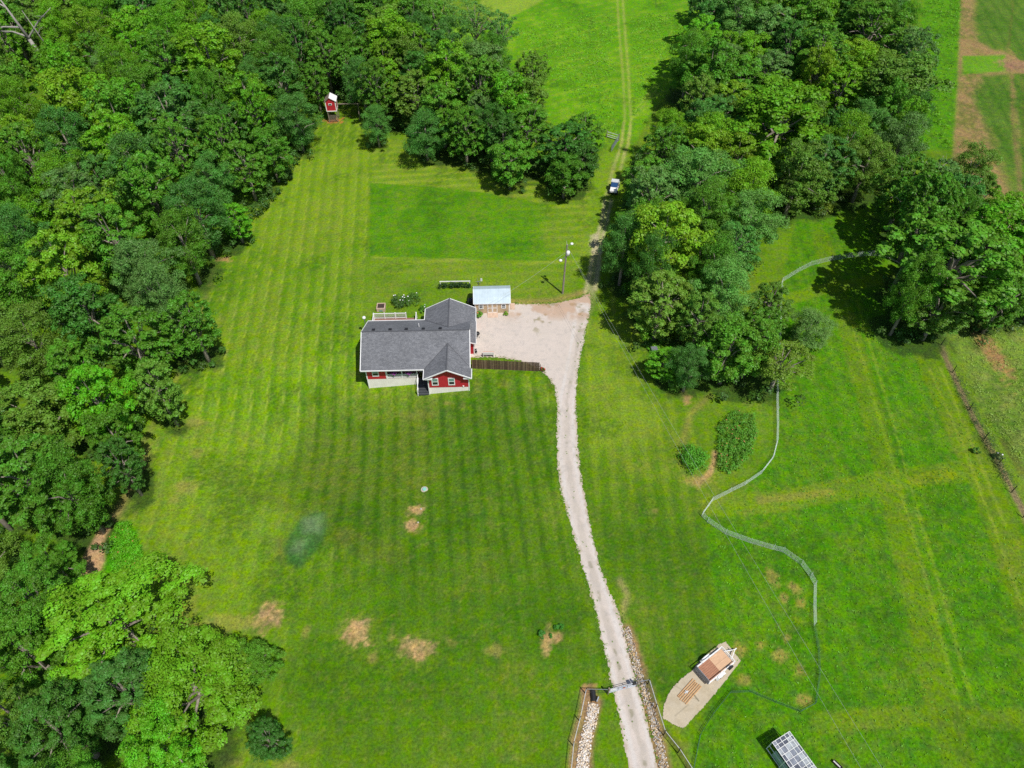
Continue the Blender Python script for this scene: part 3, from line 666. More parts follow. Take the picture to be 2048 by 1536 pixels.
# the land beyond, one coarse sheet just under it out to the horizon
fm = MB(); S = 2500
for gx_ in range(-160, 160, 5):
    for gy_ in range(0, 245, 5):
        if abs(gx_+2.5) < 30+.6*gy_ and gy_ > 10 and gy_ < 235: continue
        c4 = [(gx_, gy_), (gx_+5, gy_), (gx_+5, gy_+5), (gx_, gy_+5)]
        fm.add([(a_, b_, float(tz(a_, b_))-.3) for a_, b_ in c4], [(0, 1, 2, 3)])
for x0_, x1_, y0_, y1_ in ((-S, -160, -S, S), (160, S, -S, S), (-160, 160, -S, 0), (-160, 160, 245, S)):
    fm.add([(x0_, y0_, -.3), (x1_, y0_, -.3), (x1_, y1_, -.3), (x0_, y1_, -.3)], [(0, 1, 2, 3)])
fo = fm.build('far_ground', M['ground']); tag(fo, kind='structure')
a = fo.data.attributes.new('tone', 'FLOAT_COLOR', 'POINT'); a.data.foreach_set('color', list(K(92, 140, 40)+(1,))*len(fo.data.vertices))

def sheet(name, outline, dz, col, rough, m, res=.16, wob=.25, seed=9, fine=1.3, colfn=None, world=False):
    pts = outline if world else at2(outline)
    xs = [p[0] for p in pts]; ys = [p[1] for p in pts]
    ax = np.arange(min(xs)-1, max(xs)+1, res); ay = np.arange(min(ys)-1, max(ys)+1, res)
    x, y = np.meshgrid(ax, ay); sd = poly_sd(x, y, pts)
    w = (vnoise(x, y, fine, seed, 5)-.5)*2*wob+(vnoise(x, y, 6.0, seed+1, 2)-.5)*wob*1.1
    inside = (sd+w) < 0
    id_ = np.arange(x.size).reshape(x.shape)
    keep = inside[:-1, :-1] & inside[1:, 1:] & inside[:-1, 1:] & inside[1:, :-1]
    f = np.stack([id_[:-1, :-1], id_[:-1, 1:], id_[1:, 1:], id_[1:, :-1]], -1)[keep]
    u = np.zeros(x.size, bool); u[f.ravel()] = True; rm = np.cumsum(u)-1
    v = np.stack([x, y, tz(x, y)+dz], -1).reshape(-1, 3)[u]
    c = np.empty(x.shape+(3,)); c[:] = lin(col)
    if colfn: c = colfn(x, y, sd, c)
    c = np.concatenate([c.reshape(-1, 3)[u], np.ones((u.sum(), 1))], 1)
    me = npmesh(name, v, rm[f], m, {'tone': ('POINT', 'FLOAT_COLOR', c), 'rough': ('POINT', 'FLOAT', np.full(len(v), rough))})
    o = bpy.data.objects.new(name, me); COL.objects.link(o); return tag(o, kind='structure')
def mixc(c, m, col): m = np.clip(m, 0, 1)[..., None]; return c*(1-m)+lin(col)*m
DRL = at2([(1165,620),(1150,720),(1134,800),(1133,900),(1146,990),(1170,1090),(1200,1200),(1230,1300),(1256,1400),(1284,1500),(1306,1620)])
def drive_col(x, y, sd, c):
    dl = line_dist(x, y, DRL); q = vnoise(x, y, .8, 29, 4)
    c = mixc(c, sstep(.45, .1, dl+(q-.5)*.8)*.5, (190, 178, 160)); c = mixc(c, sstep(.32, .1, np.abs(dl-.85)+(q-.5)*.3)*.55, (232, 226, 220))
    c = mixc(c, sstep(.3, .05, dl)*sstep(.62, .72, vnoise(x, y, 1.2, 30, 3))*.6, (140, 136, 96))
    n = vnoise(x, y, .5, 21, 4); n2 = vnoise(x, y, 2.5, 22, 3)
    c = mixc(c, sstep(.45, .75, n)*.45, (220, 208, 194)); c = mixc(c, sstep(.55, .75, n2)*.35, (196, 188, 180))
    c = mixc(c, sstep(-.45, -.05, sd+(n2-.5)*.8)*.65, (196, 176, 146))
    c = mixc(c, sstep(.60, .75, vnoise(x, y, .9, 23, 3))*sstep(71, 75, y)*sstep(-1, 3, x)*.7, (150, 140, 84))
    c = mixc(c, sstep(74.5, 77, y)*sstep(-2, 1, x)*.6*sstep(.4, .6, n), (204, 156, 112))
    return c
drive = [(1025,606),(1060,608),(1105,606),(1140,600),(1160,594),(1180,585),(1184,610),(1172,660),(1165,700),(1157,740),(1152,800),(1155,860),(1160,930),(1172,1000),(1188,1080),(1207,1150),(1238,1222),(1252,1275),(1268,1340),(1288,1410),(1304,1480),(1322,1560),(1335,1640),(1290,1640),(1262,1560),(1245,1480),(1232,1410),(1218,1350),(1204,1285),(1190,1222),(1168,1150),(1143,1060),(1120,980),(1113,920),(1112,860),(1113,800),(1108,775),(1095,755),(1082,742),(1040,722),(1000,716),(948,716),(940,716),(938,630),(950,606)]
sheet('driveway', drive, .012, (226, 212, 200), .45, M['gravel'], .095, .2, fine=1.6, colfn=drive_col)
slab = [(1437,1289),(1452,1283),(1482,1322),(1466,1345),(1436,1382),(1410,1412),(1392,1433),(1366,1458),(1345,1449),(1323,1437),(1328,1408),(1340,1380),(1358,1360),(1380,1343),(1398,1322)]
def slab_col(x, y, sd, c):
    n = vnoise(x, y, 1.1, 31, 4); c = mixc(c, sstep(.45, .7, n)*.5, (194, 176, 142))
    for ja, jb in (((1356,1392),(1392,1398)), ((1345,1370),(1388,1392)), ((1386,1388),(1397,1402)), ((1350,1432),(1376,1410))):
        c = mixc(c, sstep(.09, .03, seg_dist(x, y, at(*ja)[:2], at(*jb)[:2]))*(.75 if ja[0] > 1380 else .25), (96, 92, 66))
    return c
sheet('concrete_slab', slab, .06, (212, 196, 166), .2, M['gravel'], .07, .09, 12, 2.0, slab_col)

# ------------------------------------------------------------------ tree prototypes
def leaf_cloud(cs, rs, per, size, up=.35, seed=0, flat=.0, squash=1.0):
    "leaf quads on small clumps: cs (n,3) centres, rs (n) radii"
    g = np.random.RandomState(seed); n = len(cs)*per
    d = g.normal(size=(n, 3)); d /= np.linalg.norm(d, axis=1)[:, None]; d[:, 2] = np.where(d[:, 2] < -.25, -d[:, 2], d[:, 2])
    c = np.repeat(cs, per, 0); r = np.repeat(rs, per)*g.uniform(.55, 1.08, n)
    off = d*r[:, None]; off[:, 2] *= squash; p = c+off
    nrm = d*.9+g.normal(size=(n, 3))*.34+np.array([0, 0, up]); nrm /= np.linalg.norm(nrm, axis=1)[:, None]
    t = np.cross(nrm, g.normal(size=(n, 3))); t /= np.linalg.norm(t, axis=1)[:, None]+1e-9; b = np.cross(nrm, t)
    s = size*g.uniform(.6, 1.25, n)[:, None]
    V = np.stack([p-t*s*.5, p+b*s*.32, p+t*s*.5, p-b*s*.32], 1).reshape(-1, 3)
    F = np.arange(n*4).reshape(n, 4)
    return V, F, n
def crown_mesh(name, seed, Rr, H, style, fineness=1.0):
    g = np.random.RandomState(seed)
    P = dict(clump=(36, .24, 11, 42, .30, .9), broad=(54, .20, 8, 40, .27, .95), fine=(30, .29, 14, 56, .19, .9), tuft=(44, .17, 9, 32, .30, .8), open=(22, .22, 8, 34, .24, .8))[style]
    nl, lr, ns, per, size, sq = P; size *= fineness; per = int(per/fineness**1.7)
    zb = (.30 if style in ('open', 'tuft') else .10)*H; zt = H; zc = (zb+zt)/2+.04*H; hz = (zt-zb)/2
    i = np.arange(nl)+.5; phi = np.arccos(np.clip(1-(1.55 if style in ('open', 'tuft') else 1.88)*i/nl, -1, 1)); th = math.pi*(1+5**.5)*i+g.uniform(0, 6)
    rad = g.uniform(.70, .98, nl)*(1+.20*np.sin(th*2+seed)+.16*np.sin(th*3+seed*2))
    L = np.stack([np.sin(phi)*np.cos(th)*rad*(Rr*(1-lr*.7)), np.sin(phi)*np.sin(th)*rad*(Rr*(1-lr*.7)), zc+np.cos(phi)*hz*.86*g.uniform(.80, 1.05, nl)], 1)
    if style in ('clump', 'fine'):   # flattened boughs on several levels
        L[:, :2] += g.normal(size=(nl, 2))*.10*Rr
    LR = Rr*lr*g.uniform(.7, 1.3, nl)
    # inner mass so that gaps show shaded leaves
    ni = 8; Li = np.stack([g.normal(size=ni)*.28*Rr, g.normal(size=ni)*.28*Rr, zc+g.uniform(-.7, .4, ni)*hz], 1)
    out = []; outr = []
    cen = np.array([0, 0, zc-.5*hz])
    for c, r in list(zip(L, LR))+[(c, Rr*.30) for c in Li]:
        o = c-cen; o /= np.linalg.norm(o)+1e-9
        d = g.normal(size=(ns, 3))+o*.75+np.array([0, 0, .25]); d /= np.linalg.norm(d, axis=1)[:, None]
        k = r*g.uniform(.55, 1.0, ns)[:, None]*np.array([1, 1, .72 if style != 'tuft' else 1.0])
        out.append(c+d*k); outr.append(np.full(ns, r*(.50 if style != 'tuft' else .42))*g.uniform(.7, 1.25, ns))
    cs = np.concatenate(out); rs = np.concatenate(outr)
    V, F, n = leaf_cloud(cs, rs, per, size, .3 if style != 'broad' else .5, seed+1, squash=.75 if style in ('clump', 'broad') else .9)
    var = np.clip(np.repeat(g.uniform(.15, .85, len(cs)), per)+g.normal(size=n)*.16, 0, 1)
    me = npmesh(name, V, F, M['leaf'], {'var': ('FACE', 'FLOAT', var)})
    # trunk with limbs
    mb = MB(); hb = H*.34; w = Rr*.055+.05
    mb.cyl((0, 0, -.6), (0, 0, hb), w*1.25, w, 9); mb.cyl((0, 0, hb-.02), (.1, .05, H*.72), w*.95, w*.35, 7)
    for c, r in list(zip(L, LR))[::3 if style != 'open' else 1]:
        z0 = hb+g.uniform(-.05, .25)*H; s0 = Vector((0, 0, z0)); e = Vector(c)*.98; mid = s0.lerp(e, .5)+Vector((0, 0, .05*H))
        mb.cyl(s0, mid, w*.5, w*.33, 6, False); mb.cyl(mid, e, w*.33, w*.12, 5, False)
    return me, mb
PROTO = {}; bark_mesh = {}
RP = 4.2; HP = 12.0
for st_, seeds in (('clump', (1, 2, 3)), ('broad', (4, 5, 6)), ('fine', (7, 8, 9)), ('tuft', (10, 11)), ('open', (12,))):
    PROTO[st_] = []
    for sd_ in seeds:
        me, mb = crown_mesh('crown', sd_*13, RP, HP, st_)
        tmp = MB(); tmp.v = mb.v; tmp.f = mb.f
        tm = bpy.data.meshes.new('trunk'); tm.from_pydata(mb.v, [], mb.f); tm.materials.append(M['bark'])
        for p_ in tm.polygons: p_.use_smooth = True
        PROTO[st_].append((me, tm))
NEAR = {}
for st_, seeds in (('clump', (1, 2)), ('broad', (4, 5)), ('fine', (7,))):
    NEAR[st_] = [(crown_mesh('crown', sd_*13, RP, HP, st_, .66)[0], PROTO[st_][k_][1]) for k_, sd_ in enumerate(seeds)]
def place_tree(x, y, r, h, st_, tn, label, group=None, name='tree'):
    me, tm = rr.choice(NEAR[st_] if math.hypot(x, y) < 62 and st_ in NEAR else PROTO[st_]); z = float(tz(x, y))
    ro = thing(name, label, 'tree', (x, y, z), rr.uniform(0, 6.28), group)
    s = r/RP; e_ = rr.uniform(.88, 1.13); ro.scale = (s*e_, s/e_, h/HP)
    t = bpy.data.objects.new('trunk', tm); COL.objects.link(t); t.parent = ro
    c = bpy.data.objects.new('crown', me); COL.objects.link(c); c.parent = ro
    b = TONE[tn]; j = rr.uniform(.86, 1.16); k = rr.uniform(.92, 1.1)
    c.color = (b[0]*j*k, b[1]*j, b[2]*j, 1)
    return ro
# labels for the wood trees: tone, texture, then the nearest described tree
hand = [t for t in trees if t[7] == 'hand']
short = {t[6]: None for t in hand}
def rel(t):
    best = sorted(hand, key=lambda q: (q[0]-t[0])**2+(q[1]-t[1])**2)[:1][0]
    dx, dy = t[0]-best[0], t[1]-best[1]; d = math.hypot(dx, dy)
    side = ('behind' if dy > 0 else 'in front of') if abs(dy) > abs(dx) else ('on the house side of' if (dx > 0) == (t[0] < 0) else 'on the outer side of')
    return best, side, d
LAND = {}
def region_rows():
    for name, poly, hr in FILL:
        ts = [t for t in trees if t[7] == name]
        ts.sort(key=lambda t: t[1])
        rows = []; k = 0
        per = max(1, int(round(math.sqrt(len(ts)*.55))))
        while k < len(ts):
            rows.append(sorted(ts[k:k+per], key=lambda t: abs(t[0]))); k += per
        yield name, rows
ORD = ['first', 'second', 'third', 'fourth', 'fifth', 'sixth', 'seventh', 'eighth', 'ninth', 'tenth', 'eleventh', 'twelfth', 'thirteenth', 'fourteenth', 'fifteenth', 'sixteenth', 'seventeenth', 'eighteenth', 'nineteenth', 'twentieth']
for t in hand: place_tree(*t[:6], t[6])
short_name = {'main wood west of the lawn': 'main wood', 'grove behind the playhouse': 'playhouse grove', 'wood between the two fields': 'wood beside the vehicle', 'hedge wood above the pasture': 'hedge wood'}
for name, rows in region_rows():
    for ri, row in enumerate(rows):
        for ci, t in enumerate(row):
            lab = f"{WORD[t[5]]} {STYLEWORD[t[4]]} tree in the {short_name[name]}, {ORD[ri]} row from the camera, {ORD[ci]} tree from the lawn side"
            w = lab.split()
            if len(w) > 16: lab = f"{WORD[t[5]]} {STYLEWORD[t[4]].split()[0]} tree, {short_name[name]}, {ORD[ri]} row back, {ORD[ci]} from the lawn"
            place_tree(*t[:6], lab, 'trees of the '+name)

# understorey: low leafy growth under and along the woods
def under(name, pts, n, hmax, tone, seed, size=.3, label=None):
    g = np.random.RandomState(seed); cs = np.array([(x, y, float(tz(x, y))+g.uniform(.15, hmax)) for x, y in pts])
    V_, F_, m_ = leaf_cloud(cs, g.uniform(.45, 1.0, len(cs)), n, size, .5, seed)
    var = np.clip(np.repeat(g.uniform(.1, .8, len(cs)), n)+g.normal(size=m_)*.15, 0, 1)
    me = npmesh(name, V_, F_, M['leaf'], {'var': ('FACE', 'FLOAT', var)})
    o = bpy.data.objects.new(name, me); COL.objects.link(o); o.color = (*tone, 1)
    return tag(o, label, None, None, 'stuff')
pts = []
for t in trees:
    if t[2] < 2.6 or t[1] < 25: continue
    for _ in range(5):
        a = rr.uniform(0, 6.28); q = t[2]*rr.uniform(.2, .95); pts.append((t[0]+q*math.cos(a), t[1]+q*math.sin(a)))
for line in ([(640,262),(600,345),(560,410),(500,470),(440,530)],[(415,650),(365,740),(335,800),(300,870),(285,930),(260,990)],[(760,262),(860,300),(960,315),(1060,360),(1150,375)],[(1262,330),(1240,420),(1225,520)],[(1290,640),(1330,780),(1400,770)],[(1560,440),(1565,500)],[(1800,520),(1850,640)]):
    L_ = at2(line)
    for a, b in zip(L_[:-1], L_[1:]):
        for _ in range(int(math.hypot(b[0]-a[0], b[1]-a[1])*2.2)):
            q = rr.random(); ox = rr.gauss(0, .9); s_ = 1 if line[0][0] > 640 and line[0][0] not in (1560,) else -1
            pts.append((a[0]+(b[0]-a[0])*q+s_*(.8+abs(ox)), a[1]+(b[1]-a[1])*q+1.2+abs(ox)))
under('undergrowth', pts, 55, 2.2, (.055, .16, .022), 3, .34, 'low green undergrowth beneath the woodland trees')

# ------------------------------------------------------------------ the house
HY = R(1.7)
ho = thing('red_house', 'red single storey house with grey shingle roof and white trim', 'house', (-19.25, 63.75, 0), HY)
def wall_poly(): return [(0,0),(2.6,0),(2.6,1.8),(8.25,1.8),(8.25,-1.75),(13.55,-1.75),(13.55,4.3),(14.2,4.3),(14.2,10.7),(7.8,10.7),(7.8,8.3),(0,8.3)]
w = MB(); w.prism(wall_poly(), .15, 2.42)
w.add([(0,.0,2.42),(0,8.3,2.42),(0,4.05,4.7),(.12,.0,2.42),(.12,8.3,2.42),(.12,4.05,4.7)], [(0,1,2),(5,4,3),(0,2,5,3),(1,4,5,2)])
w.add([(13.4,1,2.42),(13.4,8.3,2.42),(13.4,4.05,4.7),(13.52,1,2.42),(13.52,8.3,2.42),(13.52,4.05,4.7)], [(0,1,2),(5,4,3),(0,2,5,3),(1,4,5,2)])
w.add([(8.25,-1.75,2.42),(13.55,-1.75,2.42),(10.85,-1.75,3.86),(8.25,-1.6,2.42),(13.55,-1.6,2.42),(10.85,-1.6,3.86)], [(0,1,2),(5,4,3),(0,2,5,3),(1,4,5,2)])
w.add([(7.8,10.7,2.42),(14.1,10.7,2.42),(10.85,10.7,4.1),(7.8,10.55,2.42),(14.1,10.55,2.42),(10.85,10.55,4.1)], [(0,1,2),(5,4,3),(0,2,5,3),(1,4,5,2)])
w.build('siding_wall', M['red'], ho)
fd = MB(); fd.prism([(.02,.02),(6.62,.02),(6.62,1.9),(8.27,1.9),(8.27,-1.73),(13.53,-1.73),(13.53,4.2),(14.18,4.3),(14.18,10.68),(7.82,10.68),(7.82,8.28),(.02,8.28)], -3.2, .15)
fd.build('foundation', M['foundation'], ho)
# main roof slopes and the two cross gables
EZ = 2.5; RZ = 5.0; sl = (RZ-EZ)/4.75
rf = MB(); rf.slab([(-.5,-.7,EZ),(13.75,-.7,EZ),(13.75,4.05,RZ),(-.5,4.05,RZ)], .12); rf.slab([(-.5,4.05,RZ),(13.75,4.05,RZ),(13.75,8.8,EZ),(-.5,8.8,EZ)], .12)
roof = rf.build('roof', M['shingle'], ho); roof['label'] = 'main grey shingle roof'
VALLEY = True
g1 = MB(); gz = EZ+3.1*sl; vin = -.7+(gz-EZ)/sl
g1.slab([(7.75,-2.4,EZ),(10.85,-2.4,gz),(10.85,vin,gz+.004),(7.75,-.7,EZ+.004)], .12); g1.slab([(10.85,-2.4,gz),(13.95,-2.4,EZ),(13.95,-.7,EZ+.004),(10.85,vin,gz+.004)], .12)
g1.build('gable_roof', M['shingle'], ho)
g2 = MB(); gz2 = EZ+3.5*sl; vin2 = 8.8-(gz2-EZ)/sl
g2.slab([(7.35,11.1,EZ),(7.35,8.8,EZ+.004),(10.85,vin2,gz2+.004),(10.85,11.1,gz2)], .12); g2.slab([(10.85,11.1,gz2),(10.85,vin2,gz2+.004),(14.45,8.3,EZ+.004),(14.45,11.1,EZ)], .12)
g2.build('gable_roof', M['shingle'], ho)
pr = MB(); pr.slab([(13.56,3.95,2.86),(14.5,3.95,2.5),(14.5,8.34,2.5),(13.56,8.34,2.86)], .1); pr.build('pent_roof', M['shingle'], ho)
rc = MB(); rc.bar((-.5,4.05,RZ+.03), (13.75,4.05,RZ+.03), .16, .05); rc.build('ridge_cap', M['cap'], ho)
rc = MB(); rc.bar((10.85,-2.4,gz+.03), (10.85,vin,gz+.03), .16, .05); rc.build('ridge_cap', M['cap'], ho)
rc = MB(); rc.bar((10.85,vin2,gz2+.03), (10.85,11.1,gz2+.03), .16, .05); rc.build('ridge_cap', M['cap'], ho)
vl = MB()
for p, q in (((7.75,-.7,EZ+.03),(10.85,vin,gz+.03)), ((13.75,-.5,EZ+.12),(10.85,vin,gz+.03)), ((7.35,8.8,EZ+.03),(10.85,vin2,gz2+.03)), ((13.75,8.8,EZ+.05),(10.85,vin2,gz2+.03))): vl.bar(p, q, .09, .03)
vl.build('valley_flashing', M['cap'], ho)
tr = MB(); H2 = .14
for p, q in (((-.5,-.72,EZ-.03),(7.75,-.72,EZ-.03)), ((-.52,-.7,EZ-.05),(-.52,4.05,RZ-.05)), ((-.52,4.05,RZ-.05),(-.52,8.8,EZ-.05)), ((-.5,8.83,EZ-.03),(7.35,8.83,EZ-.03)),
             ((13.78,4.05,RZ-.05),(13.78,-.7,EZ-.05)), ((7.72,-2.42,EZ-.05),(10.85,-2.43,gz-.05)), ((10.85,-2.43,gz-.05),(13.98,-2.42,EZ-.05)), ((7.72,-2.4,EZ-.06),(7.72,-.7,EZ-.06)), ((13.98,-2.4,EZ-.06),(13.98,-.7,EZ-.06)),
             ((7.32,8.8,EZ-.04),(7.32,11.12,EZ-.04)), ((14.48,8.3,EZ-.05),(14.48,11.12,EZ-.05)), ((7.35,11.13,EZ-.05),(10.85,11.13,gz2-.05)), ((10.85,11.13,gz2-.05),(14.45,11.13,EZ-.05)), ((13.56,3.93,2.72),(14.52,3.93,2.42)), ((14.52,3.93,2.42),(14.52,8.34,2.42))):
    tr.bar(p, q, .09, H2)
tr.build('roof_trim', M['white'], ho)
so = MB(); so.box(-.5,8.2,-.66,0,2.33,2.37); so.box(7.78,8.9,-2.36,-1.77,2.28,2.44); so.box(12.9,13.92,-2.36,-1.77,2.28,2.44); so.build('soffit', M['white'], ho)
ct = MB()
for x, y, z0 in ((0,0,.15),(2.6,0,.15),(8.25,-1.75,.15),(13.55,-1.75,.15),(13.55,4.3,.0),(14.2,4.3,0)): ct.box(x-.07,x+.07,y-.03,y+.05,z0,2.4)
ct.box(-.05,.07,-.03,.05,-3,.15); ct.box(8.19,8.32,-1.79,-1.7,-2,.15); ct.box(13.48,13.6,-1.79,-1.7,-2,.15)
ct.build('corner_trim', M['white'], ho)
def window(parent, x, y, z0, z1, w_, face=-1, top='glass_pale', bot='glass_dark'):
    f = MB(); t = .11
    f.box(x-w_/2-t,x+w_/2+t,y-.06,y-.0,z1,z1+t); f.box(x-w_/2-t,x+w_/2+t,y-.07,y-.0,z0-t,z0)
    f.box(x-w_/2-t,x-w_/2,y-.06,y,z0,z1); f.box(x+w_/2,x+w_/2+t,y-.06,y,z0,z1); f.box(x-w_/2,x+w_/2,y-.055,y-.01,(z0+z1)/2-.03,(z0+z1)/2+.03)
    fo_ = f.build('window', M['white'], parent)
    MB().box(x-w_/2,x+w_/2,y-.035,y-.004,(z0+z1)/2+.03,z1).build('pane', M[top], fo_)
    MB().box(x-w_/2,x+w_/2,y-.035,y-.004,z0,(z0+z1)/2-.03).build('pane', M[bot], fo_)
window(ho, 1.2, 0, .82, 1.9, .66); window(ho, 9.15, -1.75, .72, 1.85, .66); window(ho, 11.3, -1.75, .72, 1.85, .66)
dp = MB(); dp.box(4.3,5.2,1.74,1.8,.17,2.2); dp.build('front_door', M['dark'], ho)
dv = MB(); dv.box(12.72,12.9,-1.85,-1.75,.28,.42); dv.build('dryer_vent', M['white'], ho)
pf_ = MB(); pf_.box(2.62,6.7,.04,1.79,.155,.2); pf_.build('porch_floor', M['oldwood'], ho)
for x in (2.68, 4.66, 6.66): MB().box(x-.06,x+.06,.02,.14,.2,2.36).build('porch_post', M['white'], ho)
for a_, b_ in ((2.74,4.6),(4.72,6.6)):
    q = MB(); q.box(a_,b_,.04,.1,.86,.94); q.box(a_,b_,.04,.1,.27,.34)
    n_ = int((b_-a_)/.115)
    for k in range(n_): q.box(a_+.04+k*.115,a_+.04+k*.115+.05,.055,.085,.34,.86)
    q.build('porch_railing', M['white'], ho)
q = MB(); q.bar((6.72,0.1,1.05),(6.72,-1.75,-.2),.07,.08); q.bar((6.72,0.1,.1),(6.72,-1.8,-1.05),.07,.3); q.box(6.66,6.78,-1.85,-1.7,-1.4,-.1); q.build('stair_rail', M['white'], ho)
for k in range(7): MB().box(6.78,8.16,.2-.3*(k+1),.2-.3*k-.02,-.02-.17*(k+1),.02-.17*k).build('stair_tread', M['darkstep'], ho)
MB().box(6.85,8.1,-1.75,.2,-2.4,-1.25).build('stair_base', M['dark'], ho)
for k, u in enumerate((1.0,3.2,5.35,7.6,9.85)):
    m_ = MB(); zz = RZ-(.42)*sl; m_.box(u-.2,u+.2,4.45,4.78,zz-.12,zz+.1); m_.build('roof_vent', M['black'], ho)
pz = RZ-1.75*sl
MB().cyl((6.9,5.8,pz-.1),(6.9,5.8,pz+.55),.06,.06,8).build('vent_pipe', M['white'], ho)
MB().box(4.2,4.5,-.8,-.76,1.9,2.1)
# garage side door faces
MB().box(14.2,14.24,5.2,9.6,.1,2.2).build('garage_door', M['white'], ho)
# deck behind
dk = MB(); dk.box(-.3,5.9,8.34,11.9,.02,.12); dk.build('deck', M['deck'], ho)
MB().box(-.25,5.85,8.36,11.8,-2,.0).build('deck_skirt', M['oldwood'], ho)
def rail(p, q, n):
    m_ = MB(); p = Vector(p); q = Vector(q); L = (q-p).length; up = Vector((0,0,1))
    m_.bar(p+up*1.0, q+up*1.0, .09, .07); m_.bar(p+up*.14, q+up*.14, .06, .07)
    nb = int(L/.14)
    for k in range(1, nb): c = p.lerp(q, k/nb); m_.box(c.x-.022,c.x+.022,c.y-.022,c.y+.022,.24,1.1)
    o_ = m_.build('deck_railing', M['white'], ho)
    for k in range(n+1):
        c = p.lerp(q, k/n); MB().box(c.x-.07,c.x+.07,c.y-.07,c.y+.07,.1,1.22).build('deck_post', M['white'], o_)
rail((-.25,11.85,.1),(4.35,11.85,.1),3); rail((-.25,8.5,.1),(-.25,11.75,.1),2); rail((5.85,8.5,.1),(5.85,11.85,.1),2)

def hp(u, v, z=0):
    c, s_ = math.cos(HY), math.sin(HY); return (-19.25+u*c-v*s_, 63.75+u*s_+v*c, z)
# purple flower baskets hung between the porch posts
def basket(loc, label):
    t = thing('hanging_basket', label, 'flower basket', loc, 0, 'hanging flower baskets of the porch')
    MB().lathe((0,0,0), [(.1,-.2),(.2,-.05),(.24,0)], 12).build('basket', M['dark'], t, True)
    g = np.random.RandomState(3); V_, F_, m_ = leaf_cloud(g.normal(size=(10,3))*np.array([.16,.12,.06])+np.array([0,0,.08]), np.full(10,.16), 40, .09, .5, 2)
    o_ = bpy.data.objects.new('blossoms', npmesh('blossoms', V_, F_, M['leaf'], {'var': ('FACE','FLOAT', g.uniform(.2,.9,m_))})); COL.objects.link(o_); o_.parent = t; o_.color = (.42,.10,.45,1)
    MB().cyl((0,0,.1),(0,0,1.12),.012,.012,5).build('hook', M['metal'], t)
basket(hp(3.65,-.08,1.18), 'hanging basket of purple flowers on the porch beside the red siding wall')
basket(hp(5.6,-.08,1.18), 'hanging basket of purple flowers on the porch next to the front stairs')

# ------------------------------------------------------------------ the shed
sx, sy, _ = at(951,627); sh = thing('garden_shed', 'tan shed with pale blue metal gambrel roof and white double doors', 'shed', (sx, sy, 0), R(2.2))
MB().prism([(0,0),(4.9,0),(4.9,3.4),(0,3.4)], 0, 2.0).add([(0,0,2.0),(0,3.4,2.0),(0,2.95,2.55),(0,1.7,3.05),(0,.45,2.55),(4.9,0,2.0),(4.9,3.4,2.0),(4.9,2.95,2.55),(4.9,1.7,3.05),(4.9,.45,2.55)], [(0,1,2,3,4),(9,8,7,6,5),(0,4,9,5),(1,6,7,2)]).build('wall', M['tan'], sh)
r_ = MB(); r_.slab([(-.2,-.18,1.98),(5.1,-.18,1.98),(5.1,.42,2.62),(-.2,.42,2.62)],.05); r_.slab([(-.2,.42,2.62),(5.1,.42,2.62),(5.1,1.7,3.14),(-.2,1.7,3.14)],.05)
r_.slab([(-.2,1.7,3.14),(5.1,1.7,3.14),(5.1,2.98,2.62),(-.2,2.98,2.62)],.05); r_.slab([(-.2,2.98,2.62),(5.1,2.98,2.62),(5.1,3.58,1.98),(-.2,3.58,1.98)],.05); r_.build('roof', M['shedroof'], sh)
t_ = MB(); 
for x in (.0, 4.9): t_.box(x-.05,x+.05,-.03,.04,.0,1.98)
for x in (-.22, 5.12): 
    for a_, b_ in (((x,-.18,1.95),(x,.42,2.6)),((x,.42,2.6),(x,1.7,3.12)),((x,1.7,3.12),(x,2.98,2.6)),((x,2.98,2.6),(x,3.58,1.95))): t_.bar(a_, b_, .05, .1)
t_.box(-.2,5.1,-.2,-.16,1.88,1.97); t_.build('trim', M['white'], sh)
window(sh, .85, 0, 1.0, 1.56, .46, top='glass_dark'); window(sh, 4.1, 0, 1.0, 1.56, .46, top='glass_dark')
for x0 in (1.78, 2.5):
    d_ = MB().box(x0,x0+.70,-.03,-.004,.12,1.85).build('door', M['tan'], sh)
    f_ = MB(); f_.box(x0,x0+.09,-.055,-.03,.12,1.85); f_.box(x0+.61,x0+.70,-.055,-.03,.12,1.85); f_.box(x0+.09,x0+.61,-.055,-.03,.12,.21); f_.box(x0+.09,x0+.61,-.055,-.03,1.76,1.85); f_.box(x0+.09,x0+.61,-.055,-.03,.95,1.04); f_.build('door_trim', M['white'], d_)
MB().add([(1.75,-.04,.14),(3.25,-.04,.14),(3.25,-1.0,.02),(1.75,-1.0,.02),(1.75,-.04,0),(3.25,-.04,0),(3.25,-1.0,0),(1.75,-1.0,0)],[(0,1,2,3),(7,6,5,4),(0,3,7,4),(1,5,6,2),(3,2,6,7),(0,4,5,1)]).build('ramp', M['adobe'], sh)
px_, py_, _ = at(1025,613)
MB().box(-.32,.32,-.65,.65,0,.1).build('paving_slab', M['adobe']).location = (px_, py_, .0)
o = bpy.data.objects['paving_slab']; tag(o, 'pale pinkish slab lying against the end of the shed', 'slab')

